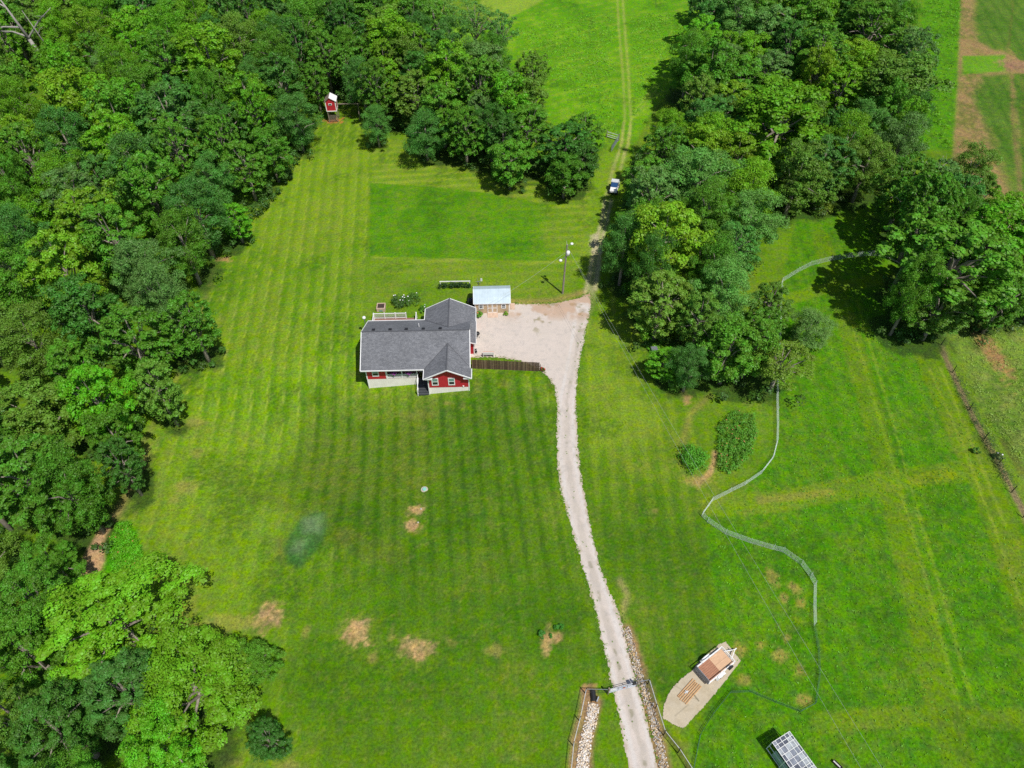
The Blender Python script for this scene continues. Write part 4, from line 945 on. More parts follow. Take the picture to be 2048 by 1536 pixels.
# satellite dish behind the shed and one on a mast by the house corner
def dish(loc, h, r, label, tilt=40):
    t = thing('satellite_dish', label, 'satellite dish', loc, R(200))
    MB().cyl((0,0,-.1),(0,0,h),.035,.03,8).build('mast', M['metal'], t)
    m_ = MB(); n = 16; vs = []; a = R(tilt)
    for rr_, d in ((0,.0),(r*.5,.03),(r,.12)):
        for k in range(n):
            th = 2*math.pi*k/n; x, y, z = rr_*math.cos(th), rr_*math.sin(th), d
            vs.append((x, y*math.cos(a)-z*math.sin(a), h+y*math.sin(a)+z*math.cos(a)))
    vs2 = [(x, y, z-.025) for x, y, z in vs]; N = len(vs)
    fs = [(i*n+k, i*n+(k+1) % n, (i+1)*n+(k+1) % n, (i+1)*n+k) for i in range(2) for k in range(n)]
    m_.add(vs+vs2, fs+[tuple(N+i for i in f[::-1]) for f in fs]+[(2*n+k, 2*n+(k+1) % n, N+2*n+(k+1) % n, N+2*n+k) for k in range(n)]); m_.build('reflector', M['utvbed'], t)
    MB().bar((0,-r*.7,h-.1),(0,-.1-r*.6,h+.55),.03).build('feed_arm', M['metal'], t)
dx, dy, _ = at(957,590); dish((dx,dy+.8,0), 1.8, .42, 'grey satellite dish on a mast behind the shed roof')
dx, dy = ray(728,636,3.3); 
t = thing('yard_light', 'white round lamp on a grey mast at the back corner of the house', 'lamp', (dx,dy,0), 0)
MB().cyl((0,0,-.1),(0,0,3.2),.06,.05,8).build('mast', M['metal'], t); MB().lathe((0,0,3.15),[(.05,0),(.2,.06),(.26,.2),(.2,.36),(.05,.42)],12).build('lamp_shade', M['white'], t, True)
fx_, fy_, _ = at(960,583); t = thing('garden_flag', 'small white flag on a thin stake behind the satellite dish', 'flag', (fx_+.05,fy_+1.2,0), 0)
MB().cyl((0,0,-.1),(0,0,1.6),.02,.02,6).build('stake', M['metal'], t); MB().box(.02,.3,-.01,.01,1.0,1.55).build('cloth', M['white'], t)

# dark covered bin between house and shed, items by the garage wall
bx_, by_, _ = at(943,608); t = thing('covered_bin', 'black rounded covered bin in the corner between house and shed', 'bin', (bx_-.05,by_,0), .1)
MB().lathe((0,0,0),[(.55,0),(.6,.5),(.55,.85),(.3,1.0),(.05,1.02)],14).build('drum', M['black'], t, True); MB().bar((-.2,-.3,1.03),(.25,.15,1.05),.03).build('strap', M['metal'], t)
bx_, by_, _ = at(954,676); t = thing('kettle_grill', 'black kettle grill on the gravel by the garage wall', 'grill', (bx_+.1,by_,0), .1)
MB().lathe((0,0,.55),[(.05,0),(.28,.12),(.33,.28),(.28,.42),(.06,.5)],14).build('bowl', M['black'], t, True)
for a_ in (0,2.1,4.2): MB().cyl((.1*math.cos(a_),.1*math.sin(a_),.6),(.28*math.cos(a_),.28*math.sin(a_),0),.02,.02,6).build('leg', M['black'], t)
bx_, by_, _ = at(951,706); t = thing('hose_reel', 'black hose reel with pale rim standing at the red wall corner', 'hose reel', (bx_+.05,by_,0), .3)
m_ = MB(); m_.cyl((-.12,0,.32),(.12,0,.32),.26,.26,16); m_.build('drum', M['black'], t); m_ = MB(); m_.cyl((.12,0,.32),(.15,0,.32),.32,.32,16); m_.build('rim', M['utvbed'], t); m_ = MB(); m_.bar((0,-.2,0),(0,.2,0),.06); m_.bar((0,0,0),(0,0,.3),.05); m_.build('foot', M['black'], t)
bx_, by_, _ = at(977,712); t = thing('garden_bench', 'white garden bench with orange seat slats behind the picket fence', 'bench', (bx_,by_,0), 0)
MB().box(-.75,.75,-.32,-.26,.42,.9).build('backrest', M['white'], t)
for k in range(3): MB().box(-.75,.75,-.2+.17*k,-.07+.17*k,.4,.45).build('slat', M['orange'], t)
for x in (-.7,.7): MB().box(x-.04,x+.04,-.3,.3,0,.4).build('leg', M['white'], t)
# raised bed beside the deck
bx_, by_, _ = at(763,618); t = thing('raised_planter', 'square raised planter of pinkish timber with dark soil near the deck', 'planter', (bx_,by_,0), R(2))
for a_ in ((-.62,.62,-.62,-.50),(-.62,.62,.50,.62)): MB().box(a_[0],a_[1],a_[2],a_[3],-.1,.62).build('board', M['adobe'], t)
for a_ in ((-.62,-.5,-.5,.5),(.5,.62,-.5,.5)): MB().box(a_[0],a_[1],a_[2],a_[3],-.1,.62).build('board', M['adobe'], t)
MB().box(-.5,.5,-.5,.5,0,.52).build('soil', M['soil'], t); MB().box(-.25,.25,-.645,-.622,.05,.3).build('panel', M['glass_pale'], t)
# vine trellis
x0, y0, _ = at(880,577); x1, y1, _ = at(941,576)
t = thing('vine_trellis', 'low trellis with white top rail over a row of dark vines', 'trellis', ((x0+x1)/2,(y0+y1)/2,0), math.atan2(y1-y0,x1-x0))
L_ = math.hypot(x1-x0,y1-y0)/2
MB().box(-L_,L_,.28,.38,1.0,1.12).build('top_rail', M['white'], t)
for x in (-L_+.1,0,L_-.1): MB().box(x-.05,x+.05,.29,.37,-.05,1.0).build('post', M['white'], t)
g = np.random.RandomState(4); cs = np.stack([g.uniform(-L_-.1,L_,60), g.uniform(-.15,.2,60), g.uniform(.2,.85,60)],1)
V_, F_, m_ = leaf_cloud(cs, g.uniform(.18,.34,60), 40, .16, .3, 5)
vo = bpy.data.objects.new('vines', npmesh('vines', V_, F_, M['leaf'], {'var': ('FACE','FLOAT', g.uniform(0,.7,m_))})); COL.objects.link(vo); vo.parent = t; vo.color = (.03,.095,.02,1)

# bushes
def bush(px, py, rx, h, tone, label, cat='bush', name='bush', n=26, leaf=.16, flowers=None, nf=0, fs=.12, per=44, aspect=1.0, h0=0):
    x, y, z = at(px, py); dep = y*math.cos(_p)+CAM_H*math.sin(_p); r = rx*dep/FPX
    t = thing(name, label, cat, (x,y,z), rr.uniform(0,.3)); g = np.random.RandomState(int(px*7+py)%9999)
    d = g.normal(size=(n,3)); d /= np.linalg.norm(d,axis=1)[:,None]; d[:,2] = np.abs(d[:,2])
    cs = d*np.array([r*.86,r*.86*aspect,h*.66])*g.uniform(.35,1,(n,1)); cs[:,2] += h*.22
    V_, F_, m_ = leaf_cloud(cs, np.full(n, max(.16,r*.30))*g.uniform(.6,1.2,n), per, leaf, .35, int(px))
    o_ = bpy.data.objects.new('foliage', npmesh('foliage', V_, F_, M['leaf'], {'var': ('FACE','FLOAT', np.clip(g.uniform(.1,.9,m_),0,1))})); COL.objects.link(o_); o_.parent = t; o_.color = (tone[0]*1.7,tone[1]*1.7,tone[2]*1.3,1)
    st_ = MB()
    for k in range(5): e = cs[k]*.8; st_.cyl((0,0,-.1), tuple(e), .03, .012, 5, False)
    st_.build('stem', M['bark'], t)
    if flowers:
        for k in range(nf):
            c = cs[k % n]+np.array([g.uniform(-.15,.15),g.uniform(-.15,.15),r*.3*.9])
            m_ = MB(); m_.lathe(tuple(c),[(.02,-fs*.5),(fs*.8,-fs*.2),(fs,.05*fs),(fs*.6,fs*.5),(.02,fs*.6)],7); m_.build('blossom', M[flowers], t, True)
    return t
bush(798,610,21,1.5,(.04,.10,.025),'dark shrub nearest the planter, dotted with white blossoms',n=30,flowers='white',nf=5,fs=.11,name='flowering_shrub')
bush(824,604,23,1.8,(.05,.13,.025),'larger green shrub with white blossoms beside the house roof',n=34,flowers='white',nf=7,fs=.12,name='flowering_shrub')
bush(848,622,11,1.3,(.06,.19,.02),'small bright shrub tucked against the house wall corner',n=16,flowers='white',nf=2,fs=.1,name='flowering_shrub')
bush(961,633,9,.9,(.07,.2,.02),'bright leafy plant at the shed wall nearest the house',n=16,flowers='orange',nf=2,fs=.14,name='potted_plant',cat='plant')
bush(1013,630,6,.6,(.09,.2,.015),'small round plant beside the shed ramp',n=12,name='potted_plant',cat='plant')
bush(1382,922,37,1.7,(.055,.22,.018),'round bright green bush alone near the netting corner',n=60,leaf=.17,per=60)
bush(1083,1270,9,.6,(.03,.15,.02),'dark green clump on the bare patch, the one nearest the house',n=12,name='weed_clump',cat='plant',leaf=.12)
bush(1112,1256,6,.5,(.03,.15,.02),'dark green clump at the top of the bare patch',n=9,name='weed_clump',cat='plant',leaf=.12)
bush(1122,1256,6,.5,(.03,.15,.02),'dark green clump at the top of the bare patch, nearest the drive',n=9,name='weed_clump',cat='plant',leaf=.12)
bush(1101,1273,4,.35,(.03,.15,.02),'smallest clump in the middle of the bare patch',n=6,name='weed_clump',cat='plant',leaf=.1)
bush(843,772,8,.6,(.08,.10,.05),'brownish shrub beside the bottom of the porch stairs',n=12)
bush(1085,741,6,.5,(.07,.08,.02),'reddish flowering plant at the end post of the picket fence',n=10,flowers='redflower',nf=5,fs=.12,cat='plant')
bush(1950,905,10,1.0,(.06,.15,.02),'leafy weed growing on the line fence',n=14,cat='bush')
bush(1340,770,30,2.0,(.07,.2,.02),'bright low bush at the lower tip of the yard wood',n=34)
bush(1995,915,12,1.0,(.09,.14,.05),'pale weedy bush beside the line fence post with white blossoms',n=14,flowers='white',nf=2)
bush(480,455,22,1.6,(.09,.24,.02),'bright low bush on the slanting wood edge',n=26)
bush(1650,425,24,1.8,(.12,.20,.02),'yellow green low bush at the top corner of the pasture',n=26)
bush(1300,620,26,2.0,(.04,.12,.02),'dark low bush on the drive side of the yard wood',n=26)
def bed(name, poly, n, h, tone, label, flower, nf, seed, cs_=.16):
    pts_ = at2(poly); xs = [p[0] for p in pts_]; ys = [p[1] for p in pts_]; g = random.Random(seed); P_ = []
    while len(P_) < n:
        x = g.uniform(min(xs),max(xs)); y = g.uniform(min(ys),max(ys))
        if inpoly(x,y,pts_): P_.append((x,y))
    gg = np.random.RandomState(seed); cs = np.array([(x,y,float(tz(x,y))+gg.uniform(.1,h)) for x,y in P_])
    V_, F_, m_ = leaf_cloud(cs, gg.uniform(.2,.42,n), 22, cs_, .4, seed)
    o_ = bpy.data.objects.new(name, npmesh(name, V_, F_, M['leaf'], {'var': ('FACE','FLOAT', np.clip(np.repeat(gg.uniform(.1,.9,n),22)+gg.normal(size=m_)*.15,0,1))})); COL.objects.link(o_); o_.color = (*tone,1)
    tag(o_, label, 'flower bed', None, 'stuff')
    fl_ = MB()
    for k in range(nf):
        c = cs[k % n]+np.array([gg.uniform(-.2,.2),gg.uniform(-.2,.2),.3]); fl_.lathe(tuple(c),[(.02,-.04),(.065,-.02),(.065,.03),(.02,.05)],5)
    fl_.build('flowers', M[flower], o_)['kind'] = 'stuff'
    return o_
bed('flower_bed', [(1436,850),(1470,825),(1506,832),(1512,870),(1505,905),(1478,935),(1455,950),(1434,942)], 520, .7, (.11,.34,.03), 'long bed of leafy plants with small orange red blooms', 'orange', 34, 8)
bed('wildflower_bed', [(238,1048),(262,1046),(283,1100),(296,1180),(296,1212),(250,1212),(228,1160),(222,1090)], 520, .4, (.12,.46,.015), 'bright green wildflower strip beside the dirt track', 'orange', 26, 9)

# ------------------------------------------------------------------ picket fence below the gravel yard
x0, y0, z0 = at(944,737); x1, y1, z1 = at(1080,743)
L_ = math.hypot(x1-x0,y1-y0); t = thing('picket_fence', 'brown solid board fence between the gravel yard and the front lawn', 'fence', (x0,y0,0), math.atan2(y1-y0,x1-x0))
nb = int(L_/.15); g = random.Random(3); bm_ = None
var = []
for k in range(3):
    mm = mat('fence_board_%s' % 'abc'[k], ((.085,.052,.034),(.13,.078,.048),(.17,.115,.075))[k], .85, .25, 3); var.append(mm)
for k in range(nb):
    gx0 = k*.15; zg = float(tz(x0+(x1-x0)*k/nb, y0)); hh = 1.72+g.uniform(-.03,.03)
    m_ = MB().box(gx0,gx0+.14,-.012+g.uniform(-.01,.01),.012,zg-.1,zg+hh); m_.build('board', var[g.randrange(3)] if g.random() < .6 else var[0], t)
m_ = MB()
for zz in (.35,1.4): m_.box(0,L_,.02,.06,zz-.55,zz-.46)
m_.build('rail', M['fencewood'], t)
for k in range(5): MB().box(L_*k/4-.05,L_*k/4+.05,.06,.16,-1.3,1.2).build('post', M['fencewood'], t)

# ------------------------------------------------------------------ utility pole and wires
x, y, _ = at(1125,587); lean = .18
up = thing('utility_pole', 'tall wooden utility pole with white lamps and transformer beside the gravel yard', 'utility pole', (x,y,0), 0)
MB().cyl((0,0,-.5),(lean,0,9.0),.16,.1,12).build('pole', M['pole'], up)
m_ = MB(); m_.lathe((.38,-.05,7.2),[(.05,0),(.26,.02),(.28,.55),(.2,.68),(.05,.72)],14); m_.build('transformer', M['white'], up, True)
m_ = MB(); m_.cyl((.16,0,7.5),(.35,0,7.5),.04); m_.build('bracket', M['metal'], up)
a_ = MB(); a_.cyl((.18,0,8.6),(.75,-.1,9.3),.03,.03,6); a_.build('lamp_arm', M['metal'], up); MB().lathe((.82,-.1,9.12),[(.08,0),(.24,.05),(.2,.18),(.05,.26)],12).build('lamp', M['white'], up, True)
a_ = MB(); a_.cyl((.14,0,7.0),(-.5,-.2,6.5),.03,.03,6); a_.build('lamp_arm', M['metal'], up); MB().lathe((-.62,-.24,6.3),[(.08,0),(.26,.05),(.22,.2),(.05,.28)],12).build('lamp', M['white'], up, True)
MB().cyl((.2,0,8.9),(.05,-.05,9.6),.035,.02,6).build('top_pin', M['utvbed'], up)
def cable(name, p, q, sag, r, label, m='wire', n=28):
    m_ = MB(); prev = None
    for k in range(n+1):
        t_ = k/n; c = Vector(p).lerp(Vector(q), t_); c.z -= sag*4*t_*(1-t_)
        if prev is not None: m_.cyl(prev, c, r, r, 5, False)
        prev = c
    o_ = m_.build(name, M[m]); return tag(o_, label, 'cable')
ex, ey = ray(1760,1620,6.8); ex2, ey2 = ray(1800,1612,6.8)
cable('power_line', (x+.2,y,8.7), (ex,ey,7.6), .8, .009, 'thin grey power line from the pole over the field, the one nearer the drive')
cable('power_line', (x+.3,y,8.5), (ex2,ey2,7.6), .7, .009, 'thin grey power line from the pole over the field, the one nearer the pasture')
cable('service_line', (x,y,7.6), hp(13.9,9.5,2.9), .5, .012, 'thin service cable sagging from the pole to the house roof', n=16)

# ------------------------------------------------------------------ playhouse on stilts with swing beam
x, y, _ = at(669,240); ph = thing('playhouse', 'red playhouse on stilts with white roof at the wood edge', 'playhouse', (x,y,0), R(4))
w_ = .95
MB().box(-w_,w_,-w_,w_,2.35,4.3).add([(-w_,-w_,4.3),(w_,-w_,4.3),(w_,-w_+.1,4.3),(-w_,-w_+.1,4.3),(-.1,-w_,5.0),(-.1,-w_+.1,5.0)],[(0,1,4),(2,3,5),(1,2,5,4),(3,0,4,5)]).build('wall', M['red'], ph)
r_ = MB(); r_.slab([(-1.2,-1.15,4.15),(-.1,-1.15,5.12),(-.1,1.15,5.12),(-1.2,1.15,4.15)],.06); r_.build('roof', M['oldwood'], ph)
r_ = MB(); r_.slab([(-.1,-1.15,5.12),(1.2,-1.15,4.35),(1.2,1.15,4.35),(-.1,1.15,5.12)],.06); o=r_.build('roof', M['white'], ph); o['label']='bright white side of the roof'
f_ = MB()
for xx in (-w_,w_): f_.box(xx-.08,xx+.08,-w_-.04,-w_+.05,2.3,4.3)
f_.box(-w_,w_,-w_-.05,-w_-.001,2.25,2.42); f_.box(w_+.001,w_+.05,-w_,w_,2.25,2.42); f_.box(w_+.0,w_+.05,w_-.1,w_+.02,2.3,4.3); f_.build('trim', M['white'], ph)
q_ = MB(); q_.box(-.4,.25,-w_-.06,-w_-.002,3.55,3.9); wo_ = q_.build('window', M['white'], ph); MB().box(-.3,.15,-w_-.075,-w_-.055,3.62,3.83).build('pane', M['glass_dark'], wo_)
for xx in (-.85,.85):
    for yy in (-.85,.85): MB().box(xx-.07,xx+.07,yy-.07,yy+.07,-.2,2.35).build('stilt', M['oldwood'], ph)
MB().box(-w_,w_,-w_,w_,2.2,2.34).build('floor', M['oldwood'], ph)
for k in range(9): MB().box(-.8+k*.2,-.7+k*.2,-.9,-.86,.2,1.5).build('slat', M['oldwood'], ph)
MB().bar((.9,0,3.3),(5.4,.1,3.15),.16).build('swing_beam', M['oldwood'], ph)
for yy in (-.9,1.0): MB().bar((5.1,0,3.15),(5.1,yy,-.1),.1).build('swing_leg', M['oldwood'], ph)
for k in (2.0,3.2):
    s_ = MB()
    for d_ in (-.2,.2): s_.cyl((k+d_,.03,3.2),(k+d_,.03,.6),.015,.015,5)
    s_.box(k-.24,k+.24,-.08,.12,.55,.6); s_.build('swing', M['black'], ph)

# ------------------------------------------------------------------ field gate at the gap
x0, y0, _ = at(1213,275); x1, y1, _ = at(1237,282); x2, y2, _ = at(1222,305)
def rails(parent, p, q, zs, r, m='metal', posts=(), ph_=1.3, pr_=.07, pm='oldwood', vert=None):
    o_ = MB()
    for z_ in zs: o_.cyl((p[0],p[1],z_), (q[0],q[1],z_), r, r, 6)
    if vert:
        for k in range(vert+1): c = Vector((*p,0)).lerp(Vector((*q,0)), k/vert); o_.cyl((c.x,c.y,zs[0]),(c.x,c.y,zs[-1]),r*.9,r*.9,6)
    return o_
t = thing('field_gate', 'grey metal field gate standing open between two wooden posts', 'gate', (x1,y1,0), 0)
rails(None,(0,0),(x2-x1,y2-y1),(.25,.5,.75,1.0,1.25),.035,vert=3).build('gate_leaf', M['metal'], t)
MB().cyl((0,0,-.3),(0,0,1.5),.09,.09,8).build('gate_post', M['oldwood'], t)
t2 = thing('fence_panel', 'short rail panel fixed beside the open field gate', 'fence', (x0,y0,0), 0)
rails(None,(0,0),(x1-x0-.15,y1-y0),(.3,.7,1.2),.045).build('rails', M['utvbed'], t2); MB().cyl((0,0,-.3),(0,0,1.5),.09,.09,8).build('post', M['oldwood'], t2)

# ------------------------------------------------------------------ small utility vehicle
x, y, _ = at(1228,381); ut = thing('utility_vehicle', 'small white utility vehicle with blue tinted windscreen parked in the mown gap', 'utility vehicle', (x,y,0), R(-14))
# forward is -y
b_ = MB(); b_.box(-.62,.62,-1.45,-.1,.45,.85); b_.add([(-.6,-1.5,.5),(.6,-1.5,.5),(.6,-.75,1.15),(-.6,-.75,1.15),(-.6,-.75,.5),(.6,-.75,.5),(-.55,-1.5,.8),(.55,-1.5,.8)],[(6,7,2,3),(0,1,7,6),(0,6,3,4),(1,5,2,7)]); b_.build('hood', M['vinyl'], ut)
MB().box(-.66,.66,-.75,.5,.4,.72).build('body', M['white'], ut)
MB().slab([(-.6,-.8,1.12),(.6,-.8,1.12),(.55,-.4,1.86),(-.55,-.4,1.86)],.04).build('windscreen', M['glass_blue'], ut)
MB().box(-.64,.64,-.4,.6,1.88,1.94).build('roof', M['utvbed'], ut)
for xx in (-.6,.6):
    for yy in (-.42,.5): MB().bar((xx,yy,.7),(xx*.94,yy,1.9),.06).build('pillar', M['black'], ut)
c_ = MB(); c_.box(-.7,.7,.6,1.5,.75,.8); c_.box(-.7,-.65,.6,1.5,.8,1.08); c_.box(.65,.7,.6,1.5,.8,1.08); c_.box(-.65,.65,1.45,1.5,.8,1.08); c_.box(-.65,.65,.6,.65,.8,1.1); c_.build('cargo_bed', M['utvbed'], ut)
MB().box(-.5,.5,.0,.45,.7,.95).build('seat', M['black'], ut)
for xx in (-.68,.68):
    for yy in (-1.05,1.05):
        wh = MB().cyl((xx-.12,yy,.32),(xx+.12,yy,.32),.32,.32,14).build('wheel', M['tyre'], ut); MB().cyl((xx-.13,yy,.32),(xx+.13,yy,.32),.16,.16,10).build('rim', M['metal'], wh)
for xx in (-.42,.42): MB().box(xx-.1,xx+.1,-1.53,-1.5,.62,.74).build('headlight', M['utvbed'], ut)
MB().bar((-.55,-1.62,.5),(.55,-1.62,.5),.07).build('bumper', M['black'], ut)
x, y, _ = at(1258,394); mw = thing('push_mower', 'small red push mower in the shade under the trees', 'mower', (x,y,0), R(-35))
MB().lathe((0,0,.12),[(.28,0),(.32,.08),(.28,.18),(.14,.24),(.12,.4),(.04,.42)],12).build('deck', M['utvred'], mw, True)
MB().box(-.08,.08,-.12,.1,.5,.58).build('engine_cap', M['adobe'], mw)
for xx in (-.3,.3):
    for yy in (-.25,.25): MB().cyl((xx-.03,yy,.1),(xx+.03,yy,.1),.1,.1,10).build('wheel', M['tyre'], mw)
h_ = MB(); h_.cyl((-.2,.25,.3),(-.2,.95,.95),.018,.018,6); h_.cyl((.2,.25,.3),(.2,.95,.95),.018,.018,6); h_.cyl((-.2,.95,.95),(.2,.95,.95),.018,.018,6); h_.build('handle', M['black'], mw)
x, y, _ = at(1307,705); t = thing('crate', 'grey metal crate on short legs at the edge of the yard wood', 'crate', (x,y,0), R(5))
MB().box(-.42,.42,-.35,.35,.25,.85).build('body', M['metal'], t)
for xx in (-.38,.38):
    for yy in (-.3,.3): MB().box(xx-.04,xx+.04,yy-.04,yy+.04,0,.25).build('leg', M['adobe'], t)
x, y, _ = at(849,979); t = thing('septic_lid', 'teal round septic lid set in a pale ring in the front lawn', 'lid', (x,y,float(tz(x,y))), 0)
MB().lathe((0,0,-.05),[(.42,0),(.42,.09),(.4,.1)],20).build('ring', M['concrete_ring'], t); MB().lathe((0,0,.05),[(.24,0),(.24,.08),(.2,.11)],20).build('cap', M['teal'], t)
for k,(a_,b_,w_s,lab) in enumerate(((842,1018,.14,'pale round stone beside the upper bare patch below the septic lid'),(836,1045,.12,'pale round stone beside the lower bare patch below the septic lid'),(853,788,.1,'white stone at the foot of the house corner'))):
    x, y, z = at(a_,b_); o_ = MB().lathe((0,0,-.02),[(.02,0),(w_s*.9,.03),(w_s,w_s*.5),(w_s*.6,w_s*.9),(.02,w_s)],9).build('stone', M['concrete_ring'], None, True); o_.location = (x,y,z); tag(o_, lab, 'stone')
x, y, _ = at(1675,1526,.3); t = thing('feed_trough', 'small dark framed trough at the bottom edge beside the white grid coop', 'trough', (x,y-.1,0), R(-50))
MB().box(-.4,.4,-.14,-.1,.0,.3).box(-.4,.4,.1,.14,0,.3).box(-.44,-.4,-.14,.14,0,.3).box(.4,.44,-.14,.14,0,.3).build('frame', M['soil'], t); MB().box(-.4,.4,-.1,.1,.05,.12).build('tray', M['utvbed'], t)

# ------------------------------------------------------------------ trailer
zt = .95
A = Vector(ray(1393,1336,zt)); B = Vector(ray(1418,1363,zt)); C_ = Vector(ray(1444,1291,zt)); D_ = Vector(ray(1470,1325,zt))
cen = (A+B+C_+D_)/4; ax_ = ((C_+D_)/2-(A+B)/2); Lh = ax_.length/2; Wh = ((D_-C_).length+(B-A).length)/4; ang = math.atan2(ax_.y, ax_.x)
t = thing('utility_trailer', 'white utility trailer with wooden deck parked on the concrete strip', 'trailer', (cen.x,cen.y,.06), ang)
npk = 9
for k in range(npk):
    y0 = -Wh+.04+(2*Wh-.08)*k/npk; y1 = -Wh+.04+(2*Wh-.08)*(k+1)/npk-.015
    MB().box(-Lh+.05,Lh*.98,y0,y1,.5,.54).build('plank', M['plank'], t)
for s_ in (-1,1):
    MB().box(0.0,Lh*.97,(.0 if s_ > 0 else -Wh+.06),(Wh-.06 if s_ > 0 else -.015),.545,.56).build('plywood_sheet', M['ply'], t)
f_ = MB()
for s_ in (-1,1):
    f_.box(-Lh,Lh,s_*Wh-.035,s_*Wh+.035,.42,.52); f_.box(-Lh,Lh,s_*Wh-.03,s_*Wh+.03,.88,.95)
    for k in range(5): xx = -Lh+2*Lh*k/4; f_.box(xx-.025,xx+.025,s_*Wh-.025,s_*Wh+.025,.52,.88)
f_.box(Lh-.04,Lh+.04,-Wh,Wh,.42,.52); f_.box(Lh-.03,Lh+.03,-Wh+.03,Wh-.03,.88,.95); f_.box(-Lh-.04,-Lh+.04,-Wh,Wh,.42,.52)
f_.build('frame', M['white'], t)
gt = MB(); gt.box(-Lh-.10,-Lh-.05,-Wh,Wh,.45,.52); gt.box(-Lh-.10,-Lh-.05,-Wh,Wh,1.28,1.34)
for k in range(15): yy = -Wh+2*Wh*k/14; gt.box(-Lh-.09,-Lh-.06,yy-.018,yy+.018,.5,1.3)
for k in range(9): zz = .56+.085*k; gt.box(-Lh-.095,-Lh-.055,-Wh,Wh,zz-.02,zz+.02)
gt.build('ramp_gate', M['metal'], t)
for s_ in (-1,1):
    fn = MB(); yy = s_*(Wh+.16); pr_ = [(-.62,.28),(-.45,.62),(-.2,.74),(.2,.74),(.45,.62),(.62,.28)]
    for (a1,b1),(a2,b2) in zip(pr_[:-1],pr_[1:]): fn.add([(a1-.15,yy-.13,b1),(a1-.15,yy+.13,b1),(a2-.15,yy+.13,b2),(a2-.15,yy-.13,b2),(a1-.15,yy-.13,b1-.03),(a1-.15,yy+.13,b1-.03),(a2-.15,yy+.13,b2-.03),(a2-.15,yy-.13,b2-.03)],[(0,1,2,3),(7,6,5,4),(0,4,5,1),(3,2,6,7),(0,3,7,4),(1,5,6,2)])
    fn.build('fender', M['white'], t)
    wh = MB().cyl((-.15,yy-.1,.33),(-.15,yy+.1,.33),.33,.33,16).build('wheel', M['tyre'], t); MB().cyl((-.15,yy-.11,.33),(-.15,yy+.11,.33),.16,.16,10).build('rim', M['white'], wh)
to = MB(); to.bar((Lh,.5,.46),(Lh+1.05,.0,.46),.07,.09); to.bar((Lh,-.5,.46),(Lh+1.05,0,.46),.07,.09); to.bar((Lh+.95,0,.46),(Lh+1.25,0,.48),.09); to.build('tongue', M['white'], t)
MB().cyl((Lh+.85,.12,.05),(Lh+.85,.12,.85),.035,.035,8).build('jack', M['black'], t)
sw = MB().cyl((Lh-.75,-Wh-.08,.8),(Lh-.75,-Wh-.26,.8),.3,.3,16).build('spare_wheel', M['tyre'], t); MB().cyl((Lh-.75,-Wh-.27,.8),(Lh-.75,-Wh-.28,.8),.14,.14,10).build('rim', M['black'], sw)
# timber on the slab: every beam lies by itself
p0 = Vector(at(1359,1393)[:2]); p1 = Vector(at(1386,1363)[:2]); dr = (p1-p0).normalized(); nr = Vector((dr.y,-dr.x)); Lb = (p1-p0).length+.35
g = random.Random(12); lw = ['near the curved edge of the slab','second from the curved edge','third across the row','fourth across the row','fifth across the row','on the straight edge side']
for k in range(6):
    c = (p0+p1)/2+nr*(k*.19-.12)+dr*g.uniform(-.08,.08)
    o_ = MB().box(-Lb/2,Lb/2,-.045,.045,0,.09).build('timber_beam', M['wood']); o_.location = (c.x,c.y,.07); o_.rotation_euler = (0,0,math.atan2(dr.y,dr.x)+g.uniform(-.03,.03))
    tag(o_, 'brown timber beam on the concrete strip, '+lw[k], 'timber', 'timber beams lying on the concrete strip')
c = (p0+p1)/2+nr*.2-dr*.3; o_ = MB().box(-.22,.22,-.05,.05,0,.05).box(-.05,.05,-.14,.14,.05,.08).build('clamp', M['utvbed']); o_.location = (c.x,c.y,.165); o_.rotation_euler = (0,0,.5); tag(o_, 'small grey metal clamp lying on top of the timber beams', 'clamp')

# ------------------------------------------------------------------ mobile coop with grid roof
zt = 2.0
P0 = Vector(ray(1544.5,1485,zt)); P1 = Vector(ray(1579,1462.7,zt)); P2 = Vector(ray(1624,1525,zt))
wv = (P1-P0); lv = (P2-P1); Wd = wv.length; Ld = lv.length+.55
ang = math.atan2(wv.y, wv.x); t = thing('mobile_coop', 'mobile coop with white grid roof of grey panes at the bottom edge', 'coop', (P0.x,P0.y,0), ang)
# local x along the short side, y negative away (toward the frame edge)
us = [0,.10,.38,.66,.92,1.0]; us = [0,.16,.42,.68,.88,1.0]; vs_ = [0,.10,.2,.36,.52,.68,.82,.9,1.0]
for a1,a2 in zip(us[:-1],us[1:]):
    for b1,b2 in zip(vs_[:-1],vs_[1:]):
        o_ = MB().box(Wd*a1+.03,Wd*a2-.03,-Ld*b2+.03,-Ld*b1-.03,1.955,1.965).build('pane', M[rr.choice(['poly','poly2','poly2','poly3'])], t)
for k,u in enumerate(us): MB().box(Wd*u-.022,Wd*u+.022,-Ld,0,1.97,2.02).build('roof_bar', M['white'], t)
for v in vs_: MB().box(0,Wd,-Ld*v-.02,-Ld*v+.02,1.965,2.012).build('roof_bar', M['white'], t)
for xx in (0,Wd):
    for v in (0,.5,1): MB().box(xx-.035,xx+.035,-Ld*v-.035,-Ld*v+.035,0,1.96).build('post', M['white'], t)
for xx in (0,Wd):
    for zz in (.1,1.0): MB().box(xx-.025,xx+.025,-Ld,0,zz,zz+.06).build('side_rail', M['white'], t)
MB().box(.04,.07,-Ld,-Ld*.18,.25,1.5).build('curtain', M['paletarp'], t)
MB().box(Wd*.1,Wd*.9,-Ld*.95,-Ld*.25,.55,.65).build('perch_floor', M['rubber'], t)
MB().cyl((Wd+.08,-Ld*.42,1.15),(Wd+.2,-Ld*.42,1.15),.13,.13,12).build('drinker', M['white'], t)

